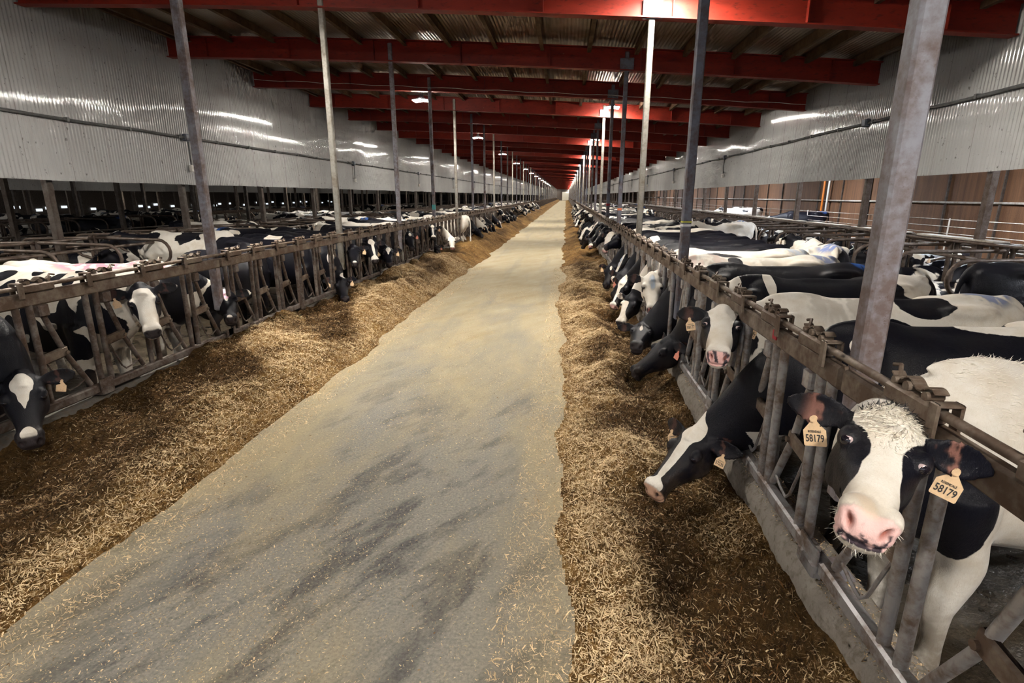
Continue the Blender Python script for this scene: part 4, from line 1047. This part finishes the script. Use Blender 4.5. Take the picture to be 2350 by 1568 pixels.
hm = (~K['ishead']) & (K['co'][:, 2] > 1.16) & (K['nr'][:, 2] > .25) & (K['co'][:, 0] > -1.2) & (K['co'][:, 0] < .5) & (K['cf'] > .3); ix = rng.choice(np.where(hm)[0], 5200)
fl = np.sin(K['co'][ix][:, :1] * 17 + K['co'][ix][:, 1:2] * 11); dirs = K['nr'][ix] * .10 + np.array([-.8, 0, 0]) + fl * np.array([0, .5, 0]) + rng.normal(0, .16, (len(ix), 3)); dirs /= np.linalg.norm(dirs, axis=1)[:, None]
hair_tufts(o, 'back_hair', K['co'][ix], dirs, rng.uniform(.018, .045, len(ix)), M['hair_w'], .0012)
place_cow('R1', (1.78, 3.28), HD + R(4), 'black cow with a white face stripe eating beside the nearest looking cow, rump painted blue', RG, HEADS['R1'], voxel=.0085, base='k', nose='tan', hs=1.03,
    coat=(('h', .20, 0, .03, .36, .042, .055, 1), ('h', .03, 0, .02, .09, .085, .05, 1), ('h', .46, 0, -.01, .05, .07, .05, 1), ('h', .38, 0, -.175, .10, .04, .025, 1), ('b', -1.32, -.0, 1.40, .36, .5, .30, 1), ('b', -.85, 0, 1.47, .42, .30, .10, 1), ('b', .12, .2, 1.30, .045, .14, .09, 1), ('b', .5, 0, .66, .2, .1, .09, 1)),
    tints=(('b', -1.2, .15, 1.42, .30, .24, .20, BLUE, .85),), tagmat='tag', tagnum='57235', tagsides=(1, -1), tagface=(-.5, -.85, .1))
place_cow('R2', (1.74, 4.22), HD + R(1), 'white-faced cow with black eye patches looking out beyond the black striped-face eating cow', RG, HEADS['R2'], voxel=.009, base='w', nose='pinkspot', eyewhite=True, roll=R(3),
    coat=(('hm', .20, .135, -.09, .16, .082, .14, -1), ('hm', .05, .21, -.05, .12, .11, .13, -1), ('hm', .36, .15, -.14, .09, .06, .07, -1), ('b', .45, 0, 1.1, .2, .3, .2, -1), ('b', .15, .22, .92, .15, .2, .2, -1), ('b', -.35, .33, .95, .36, .25, .30, -1), ('b', -.86, .12, 1.42, .18, .20, .14, -1), ('b', -.55, .30, 1.2, .2, .16, .12, -1)),
    tints=(('b', -1.35, 0, 1.47, .2, .25, .14, BLUE, .7), ('b', -.3, 0, 1.4, .3, .4, .3, (.62, .54, .45), .5)), tagmat='tag', tagnum='58177', tagsides=(-1, 1), tagface=(-.35, -.93, .05))
place_cow('R2b', (1.78, 5.2), HD + R(4), 'black cow with its head down to the feed beside the white-faced tagged cow', RG, HEADS['R2b'], voxel=.011, base='k', hs=1.05,
    coat=(('h', .40, 0, -.17, .05, .05, .04, 1), ('b', .28, .0, 1.33, .13, .3, .16, 1), ('b', -.08, .1, 1.38, .05, .20, .14, 1), ('b', -1.32, 0, 1.42, .22, .4, .2, 1)), tagmat='tag_p', tagsides=(1,), nose='dark')
place_cow('R2c', (1.78, 6.14), HD + R(2), 'black cow with a small white face star reaching for feed behind another black cow', RG, HEADS['R2c'], voxel=.013, base='k', coat=(('h', .16, 0, .02, .05, .02, .05, 1),), tints=(('b', -1.4, 0, 1.47, .15, .25, .14, BLUE, .9),))
place_cow('R3', (1.74, 7.0), HD, 'white cow with a bluish white face and pinkish white back, looking over the feed', RG, HEADS['R3'], voxel=.012, base='w', nose='pinkspot', coat=(('hm', .17, .13, -.07, .045, .05, .05, -1), ('h', .05, -.22, -.05, .1, .09, .1, -1), ('hm', .3, .10, -.12, .05, .035, .04, -1), ('b', -.35, .1, 1.38, .09, .10, .1, -1)),
    tints=(('h', .13, .0, .03, .13, .06, .08, LB, .75), ('b', .1, 0, 1.4, .45, .5, .4, (.80, .55, .48), .6), ('b', -1.4, 0, 1.45, .2, .25, .2, BLUE, .7), ('b', -.7, .2, 1.3, .2, .2, .2, (.45, .36, .25), .5)))
place_cow('R3x', (1.74, 7.85), HD, 'white cow with black shoulder and flank patches standing behind the bluish-faced cow', RG, ((1.0, 7.98, .66), (.83, 7.75, .26)), voxel=.015, base='w', nose='dark',
    coat=(('h', .2, .1, -.05, .2, .09, .14, -1), ('h', .03, 0, 0, .1, .2, .1, -1), ('b', -.35, .22, 1.3, .35, .2, .12, -1), ('b', -.2, -.1, 1.4, .1, .1, .1, -1)), tints=(('b', -1.4, 0, 1.45, .25, .25, .2, (.45, .55, .7), .7),))
place_cow('R3b', (1.76, 8.68), HD - R(3), 'black-cheeked cow with a salmon ear tag eating beside the bluish-faced cow', RG, HEADS['R3b'], voxel=.013, base='k', nose='pink',
    coat=(('h', .05, 0, .02, .13, .08, .06, 1), ('h', .25, -.01, .02, .22, .035, .05, 1), ('h', .47, 0, -.03, .05, .07, .06, 1)), tagmat='tag_p', tagface=(-.5, -.8, .1))
place_cow('R3d', (1.76, 9.5), HD, 'black cow behind the black-cheeked eating cow on the right rail', RG, ((1.0, 9.34, .82), (.86, 9.1, .44)), voxel=.017, base='k')
place_cow('R4', (1.76, 10.32), HD, 'cow with a long white face dabbed light blue, head lowered over the right feed heap', RG, HEADS['R4'], voxel=.014, base='k', nose='pink',
    coat=(('h', .25, 0, .03, .33, .068, .09, 1), ('h', .47, 0, -.04, .06, .09, .08, 1), ('b', .2, 0, 1.3, .2, .3, .2, 1)), tints=(('h', .14, 0, .03, .14, .06, .06, LB, .8),), tagmat='tag_p', tagface=(-.4, -.85, .1))
place_cow('R4b', (1.76, 11.14), HD, 'dark cow with its head low in the feed just beyond the blue-dabbed face', RG, ((.95, 11.1, .72), (.84, 10.85, .30)), voxel=.018, base='k', coat=(('h', .1, .02, .02, .05, .02, .05, 1),), tagmat='tag', tagface=(-.4, -.85, .1))
place_cow('R4c', (1.76, 11.97), HD, 'black cow waiting upright behind the right rail before the white-blazed cow', RG, ((1.2, 11.9, 1.28), (.86, 11.7, 1.0)), voxel=.018, base='k')
place_cow('R5', (1.76, 12.8), HD, 'white-faced cow with a black eye patch, head held up over the far right feed', RG, HEADS['R5'], voxel=.014, base='w', nose='pink',
    coat=(('h', .18, .13, -.07, .17, .08, .14, -1), ('h', .18, -.15, -.09, .14, .07, .14, -1), ('hm', .05, .2, -.05, .12, .11, .13, -1), ('b', .4, 0, 1.1, .3, .4, .3, -1)))
place_cow('R6', (1.76, 18.7), HD, 'dark cow with a white muzzle stretching down to the feed far along the right rail', RG, HEADS['R6'], voxel=.017, base='k', nose='pink', coat=(('h', .44, 0, -.04, .09, .09, .1, 1),))
# --- left rail
LX = -4.60
place_cow('L0', (LX, 3.5), R(-3), 'black cow with a white forehead triangle eating at the left edge of the feed lane', LG, HEADS['L0'], voxel=.0085, base='k', nose='dark', hs=1.05, roll=R(0),
    coat=(('h', .08, .0, .03, .085, .072, .06, 1), ('h', .17, 0, .03, .07, .036, .06, 1), ('h', .22, 0, .03, .06, .014, .05, 1), ('h', .455, 0, .005, .055, .045, .05, 1)), tagmat='tag', tagface=(.6, -.78, .1))
SP = tuple(('b', rr_.uniform(-1.4, .2), -.3, rr_.uniform(.68, 1.42), rr_.uniform(.04, .13), .2, rr_.uniform(.04, .11), -1) for rr_ in [random.Random(3)] for _ in range(34)) + tuple(('b', a, b, 1.42, .10, .14, .1, -1) for a, b in ((-.25, -.12), (-.62, .05), (-.95, -.16), (-1.3, .1), (-.02, .1)))
place_cow('L1', (LX - .05, 4.82), R(-14), 'white-faced cow with black eye patches looking sideways through the left rail, body finely spotted', LG, HEADS['L1'], voxel=.0095, base='w', nose='dark', roll=R(-6),
    coat=(('h', .20, -.10, -.07, .15, .052, .075, -1), ('h', .22, .12, -.1, .19, .06, .12, -1), ('hm', .05, .2, -.05, .13, .10, .13, -1), ('h', -.02, 0, -.02, .07, .12, .08, -1), ('hm', .02, .11, .0, .09, .05, .09, -1), ('h', .27, -.088, -.12, .13, .022, .05, 1), ('b', .4, 0, 1.1, .25, .4, .26, -1), ('b', .05, -.25, 1.0, .1, .14, .25, -1), ('b', -.35, -.3, 1.28, .25, .2, .10, -1),
          ('b', -.75, -.3, 1.25, .12, .2, .07, -1), ('b', -.3, -.36, .9, .10, .1, .13, -1), ('b', -.6, -.36, .85, .08, .1, .1, -1), ('b', -.85, -.36, 1.0, .09, .1, .1, -1), ('b', -.08, -.3, .72, .2, .1, .2, -1), ('b', -1.05, -.3, .9, .08, .1, .12, -1), ('b', -1.2, -.3, 1.2, .12, .15, .08, -1), ('b', .14, -.2, .82, .10, .14, .2, -1), ('b', -.1, -.25, .66, .14, .2, .1, -1), ('b', .1, -.19, .42, .05, .06, .14, -1)) + SP, tagmat='tag', tagsides=(-1,), tagface=(.5, -.85, .1))
place_cow('L2', (LX - .12, 5.75), R(8), 'black-faced cow with a pink forehead triangle and pink-painted back, head lowered behind the left rail', LG, HEADS['L2'], voxel=.0105, base='w', nose='dark',
    coat=(('h', .2, 0, -.08, .40, .30, .24, -1), ('h', .08, 0, .03, .08, .066, .05, 1), ('h', .16, 0, .03, .06, .024, .05, 1), ('h', .475, -.01, -.02, .035, .03, .04, 1), ('b', .45, 0, 1.05, .32, .4, .4, -1), ('b', .0, -.28, 1.12, .12, .15, .16, -1), ('b', -.3, -.34, .95, .12, .12, .12, -1), ('b', -.12, -.3, .74, .1, .1, .1, -1), ('b', -.6, -.36, 1.1, .12, .12, .14, -1), ('b', -.65, -.36, .72, .10, .1, .1, -1), ('b', -.95, -.34, .95, .13, .12, .2, -1), ('b', -1.2, -.25, .9, .12, .12, .1, -1)),
    tints=(('h', .10, 0, .03, .12, .075, .05, (.85, .42, .62), 1.0), ('b', -.55, 0, 1.42, .62, .24, .2, PINK, .95), ('b', .15, -.1, 1.36, .2, .25, .14, PINK, .8)), tagmat='tag_o', tagsides=(-1,), tagface=(.5, -.85, .1))
place_cow('L3', (-5.0, 8.12), R(95), 'big black cow with a white shoulder triangle standing lengthwise behind the left rail', LG, None, ((.85, .55, 1.0), (1.15, .6, .62)), voxel=.014, base='k', coat=(('b', -.12, -.26, 1.22, .11, .15, .15, 1), ('b', -.13, -.28, 1.05, .04, .12, .12, 1)), seed=3)
place_cow('L4', (LX, 9.22), R(-2), 'black cow with a white neck patch reaching down into the left feed heap', LG, HEADS['L4'], voxel=.012, base='k', coat=(('b', .55, -.14, 1.12, .05, .2, .12, 1), ('h', -.02, .05, .0, .05, .07, .06, 1)), tagmat='tag', tagsides=(-1, 1), tagface=(.6, -.78, .1))
place_cow('L6', (LX, 10.05), 0, 'dark-faced cow with a white spot on its muzzle, peering through the left rail', LG, HEADS['L6'], voxel=.013, base='k', coat=(('h', .475, 0, -.01, .04, .035, .05, 1), ('b', -.9, 0, 1.4, .14, .5, .4, 1)), tagmat='tag', tagface=(.5, -.85, .1))
place_cow('L7', (LX, 10.9), 0, 'black cow with a broad white blaze and a salmon ear tag at the left rail', LG, HEADS['L7'], voxel=.013, base='k', nose='dark', coat=(('h', .22, .01, .03, .32, .032, .06, 1), ('h', .03, 0, .02, .09, .075, .05, 1), ('h', .44, 0, -.05, .07, .085, .09, 1)), tagmat='tag_o', tagsides=(-1,), tagface=(.5, -.85, .1))
place_cow('L8', (LX, 11.7), 0, 'black cow with a white forehead wedge lowering its head at the left rail', LG, HEADS['L8'], voxel=.014, base='k', coat=(('h', .08, 0, .03, .08, .06, .05, 1), ('h', .17, 0, .03, .08, .024, .05, 1)), tagmat='tag', tagface=(.5, -.85, .1))
place_cow('L9', (LX, 13.6), 0, 'black cow with two salmon tags and a small pale forehead patch at the left rail', LG, HEADS['L9'], voxel=.015, base='k', coat=(('h', .09, .01, .03, .05, .04, .05, 1),), tagmat='tag_p', tagface=(.4, -.9, .1))
place_cow('L10', (LX, 16.02), 0, 'black cow with a narrow white blaze and pale muzzle far along the left rail', LG, HEADS['L10'], voxel=.015, base='k', coat=(('h', .22, 0, .03, .3, .026, .05, 1), ('h', .05, 0, .02, .06, .06, .05, 1), ('h', .45, 0, -.04, .06, .08, .08, 1)), tagmat='tag')
place_cow('L11', (LX, 16.85), 0, 'black cow with its head down just before the white-headed cow', LG, HEADS['L11'], voxel=.016, base='k', tagmat='tag_p')
place_cow('L12', (LX, 17.75), 0, 'white-headed cow with a white neck eating at the far left rail', LG, HEADS['L12'], voxel=.016, base='w', nose='pink', coat=(('b', -.3, 0, 1.2, .3, .5, .4, -1), ('b', .5, .1, .85, .12, .2, .12, -1)))
place_cow('L13', (LX, 23.3), 0, 'black cow eating alone in a gap of the far left rail', LG, HEADS['L13'], voxel=.017, base='k')

# ------------------------------------------------------------------ the rest of the herd: a few poses, copied
def proto(lh, voxel=.022, **kw):
    nose = kw.pop('nose', 'dark'); me, H, K = cow_mesh(lh[0], lh[1], kw.pop('roll', 0), voxel=voxel, base='n', **kw); finish_cow(me, K, nose); return me, H
BLZ = (('h', .2, 0, -.1, .5, .4, .35, -1), ('h', .2, 0, .03, .34, .036, .06, 1), ('h', .04, 0, .02, .08, .065, .05, 1))
STAR = (('h', .2, 0, -.1, .5, .4, .35, -1), ('h', .08, 0, .03, .07, .05, .05, 1))
WHT = (('h', .2, 0, -.1, .5, .4, .35, 1), ('hm', .2, .14, -.09, .15, .08, .14, -1), ('hm', .05, .22, -.05, .12, .12, .13, -1))
BT = (('b', -1.4, .05, 1.47, .25, .3, .2, BLUE, .8),)
PT = (('b', -.7, .0, 1.42, .4, .2, .16, PINK, .8),)
PR = {
 'eat': proto(((1.02, .06, .82), (1.20, .02, .38)), coat=BLZ), 'eat2': proto(((.98, -.10, .78), (1.10, -.30, .36)), coat=STAR), 'eat3': proto(((1.0, .12, .88), (1.22, .24, .5)), coat=WHT),
 'look': proto(((.78, -.05, 1.40), (1.10, -.28, 1.10)), coat=WHT), 'look2': proto(((.80, .08, 1.36), (1.06, .22, 1.02)), coat=BLZ),
 'stand': proto(((.98, .0, 1.42), (1.38, .0, 1.22)), coat=BLZ, tail_sw=.02), 'stand2': proto(((.92, .22, 1.45), (1.22, .50, 1.22)), coat=STAR, tints=BT, step=.06),
 'walk': proto(((1.0, .05, 1.2), (1.38, .08, .98)), coat=WHT, step=.12, tints=BT), 'lie': proto(((.86, .05, .98), (1.24, .10, .76)), lie=True, coat=BLZ), 'lie2': proto(((.72, .30, .95), (.88, .66, .74)), lie=True, coat=WHT), 'lie3': proto(((.80, -.2, .92), (1.08, -.5, .74)), lie=True, coat=STAR, tints=PT)}
PO = {}
cseed = [0]
def free(x, y, rz, front):
    a = np.array((x, y)); d = np.array((math.cos(rz), math.sin(rz))); P1 = a + d * np.linspace(-1.5, front, 9)[:, None]
    for Q in SEGS:
        if abs(Q[4, 0] - x) + abs(Q[4, 1] - y) < 7 and np.linalg.norm(P1[:, None] - Q[None], axis=2).min() < .70: return None
    for cx in (6.70, -9.62, -14.5, -19.5):
        if abs(cx - x) < 2.6:
            for cyy in COL_Y[3:34]:
                if abs(cyy - y) < 2.6 and np.linalg.norm(P1 - np.array((cx, cyy)), axis=1).min() < .46: return None
    return P1
def herd(kind, x, y, rz, label, group, bias=None, tagm=None, fit=1):
    row = abs(x - 1.78) < .01 or abs(x - LX) < .01; fr = .30 if row else 1.15
    if row and min(abs(y - c) for c in COL_Y) < .34: return None
    for k in range(60 if fit else 1):
        r = .11 * (k // 6); th = k * 1.05; xx, yy = x + (0 if row else r * math.cos(th)), y + r * math.sin(th)
        if row and k: return None
        P1 = free(xx, yy, rz, fr)
        if P1 is not None: break
    if P1 is None: return None
    SEGS.append(P1); x, y = xx, yy
    cseed[0] += 1
    if kind not in PO:
        me, H = PR[kind]; o = link(me, 'cow'); add_eyes(o, H); add_tags(o, H, 'tag'); PO[kind] = o
    else: o = copy_tree(PO[kind])
    o.location = (x, y, COW_Z + (.12 if kind.startswith('lie') else 0)); o.rotation_euler = (0, 0, rz)
    tag(o, label, 'cow', group)
    o['coat_seed'] = cseed[0] * 3.71; o['coat_patch'] = 1.0; o['coat_bias'] = float(random.uniform(-.9, .6) if bias is None else bias)
    return o
rr = random.Random(11)
# feeding rows far down both rails
y = 13.75
for k in range(62):
    y += .60 if rr.random() < .85 else rr.uniform(1.2, 2.2)
    if abs(y - 18.7) < .8: y = 19.6
    herd(rr.choice(['eat', 'eat2', 'eat3', 'look', 'look2', 'eat']), 1.78, y, HD + R(rr.uniform(-6, 6)), 'small distant cow in the row feeding far down the right rail', 'distant cows along the right rail', rr.uniform(-1.2, .3))
y = 24.2
for yy in (14.3, 15.2, 18.8, 19.7): herd('eat2' if yy < 15 else 'stand2', LX - (.0 if yy < 15 else 1.2), yy, R(rr.uniform(-4, 4)) + (0 if yy < 15 else R(70)), 'dark cow standing behind the left rail among the distant feeding cows', 'distant cows along the left rail', -1.0)
for k in range(58):
    y += .62 if rr.random() < .68 else rr.uniform(1.4, 3.2)
    herd(rr.choice(['eat', 'eat2', 'eat3', 'look', 'look2', 'eat']), LX, y, R(rr.uniform(-6, 6)), 'small distant cow in the row feeding far down the left rail', 'distant cows along the left rail', rr.uniform(-1.2, .3))
# right pen behind the feeding row
G = 'cows standing and lying in the right stalls'
herd('stand2', 4.15, 9.9, R(78), 'black and white cow turned away showing a blue-painted rump, behind the pinkish white cow', G, .1)
herd('stand', 4.9, 9.2, R(150), 'dark cow with a raised head just left of the cow with the blue-painted rump', G, -1.2)
herd('stand', 6.0, 6.35, 0, 'big black cow standing in the stall loops at the right edge of the view', G, -2.2)
herd('lie', 5.95, 8.2, 0, 'black and white cow lying in the stall beyond the big black standing cow', G, 0)
herd('lie2', 5.95, 9.45, 0, 'cow lying in the third right stall, its head turned back', G, .2)
herd('lie3', 6.0, 10.65, 0, 'cow lying in the fourth right stall, its head turned aside', G, -.3)
herd('lie', 7.6, 9.3, HD, 'cow lying in a stall facing the lane, behind the pipes right of the rusty column', G, -.2)
herd('lie2', 7.6, 11.7, HD, 'cow lying in a far-side stall facing the lane, beyond the turned cow', G, .1)
herd('stand2', 5.1, 18.4, R(95), 'spotted cow seen from behind in the right alley beyond the banded column', G, .2)
herd('walk', 4.0, 20.7, R(160), 'mostly black cow standing across the right alley far beyond the banded column', G, -1.6)
herd('stand', 3.4, 15.6, R(170), 'yellowish white cow across the right alley behind the pale zinc column', G, 1.6)
herd('walk', 11.0, 28.3, R(175), 'black cow standing by the brown pad wall far behind the right stalls', G, -1.8)
herd('stand', 11.2, 38.0, R(150), 'white-headed cow by the brown pad wall, furthest behind the right stalls', G, .9)
herd('walk', 10.9, 11.8, R(185), 'dark cow behind the right stalls at the right edge, close to the pad wall', G, -1.5)
for k in range(16):
    for x, rz in ((5.95, 0), (7.6, HD)):
        if rr.random() < .62: herd(rr.choice(['lie', 'lie2', 'lie3']), x, 13.0 + 1.22 * (k * 1.0), rz, 'cow lying far down the row of right stalls', 'cows lying far down the right stalls')
for k in range(10): herd(rr.choice(['stand', 'stand2', 'walk']), rr.uniform(3.5, 4.6), 23 + 4.1 * k, R(rr.uniform(0, 360)), 'cow standing in the right alley far beyond the feeding row', 'cows far down the right alley')
# left pen
G2 = 'cows standing and lying in the left stalls'
herd('stand2', -6.5, 6.3, R(120), 'black and white cow with its head raised at the left edge, behind the spotted cow', G2, .3)
herd('lie2', -8.6, 9.0, HD, 'pale cow lying in the left stalls behind the first curved stall dividers', G2, 1.0)
herd('stand', -6.3, 9.5, R(165), 'pale-backed cow across the left alley behind the pink-painted back', G2, 1.2)
herd('walk', -6.6, 12.6, R(20), 'black cow with a white belt across the left alley behind the lengthwise black cow', G2, -.6)
herd('stand', -5.9, 15.9, R(170), 'white-backed spotted cow across the left alley before the third left column', G2, 1.4)
herd('stand', -5.6, 20.5, R(175), 'long white-backed cow in the left alley between the fourth and fifth columns', G2, 1.5)
for k in range(24):
    for x, rz in ((-8.6, HD), (-10.2, 0)):
        if rr.random() < .6: herd(rr.choice(['lie', 'lie2', 'lie3', 'stand']), x, 7.0 + 1.22 * k, rz, 'cow resting in the dim left stalls behind the feeding row', 'cows resting in the left stalls')
for k in range(46):
    herd(rr.choice(['lie', 'lie2', 'stand', 'stand2', 'walk', 'lie3']), rr.choice([-13.0, -16.9, -17.8, -19.3, -20.2, -23.5]) + rr.uniform(-.4, .4), rr.uniform(11, 46), rr.choice([0, HD]) + R(rr.uniform(-12, 12)), 'shadowy cow deep inside the left pen', 'cows deep inside the left pen')
for k in range(12): herd(rr.choice(['stand', 'stand2', 'walk']), rr.uniform(-6.9, -5.9), 25 + 3.6 * k, R(rr.uniform(0, 360)), 'cow standing in the left alley far beyond the feeding row', 'cows far down the left alley', rr.uniform(-.5, 1.6))
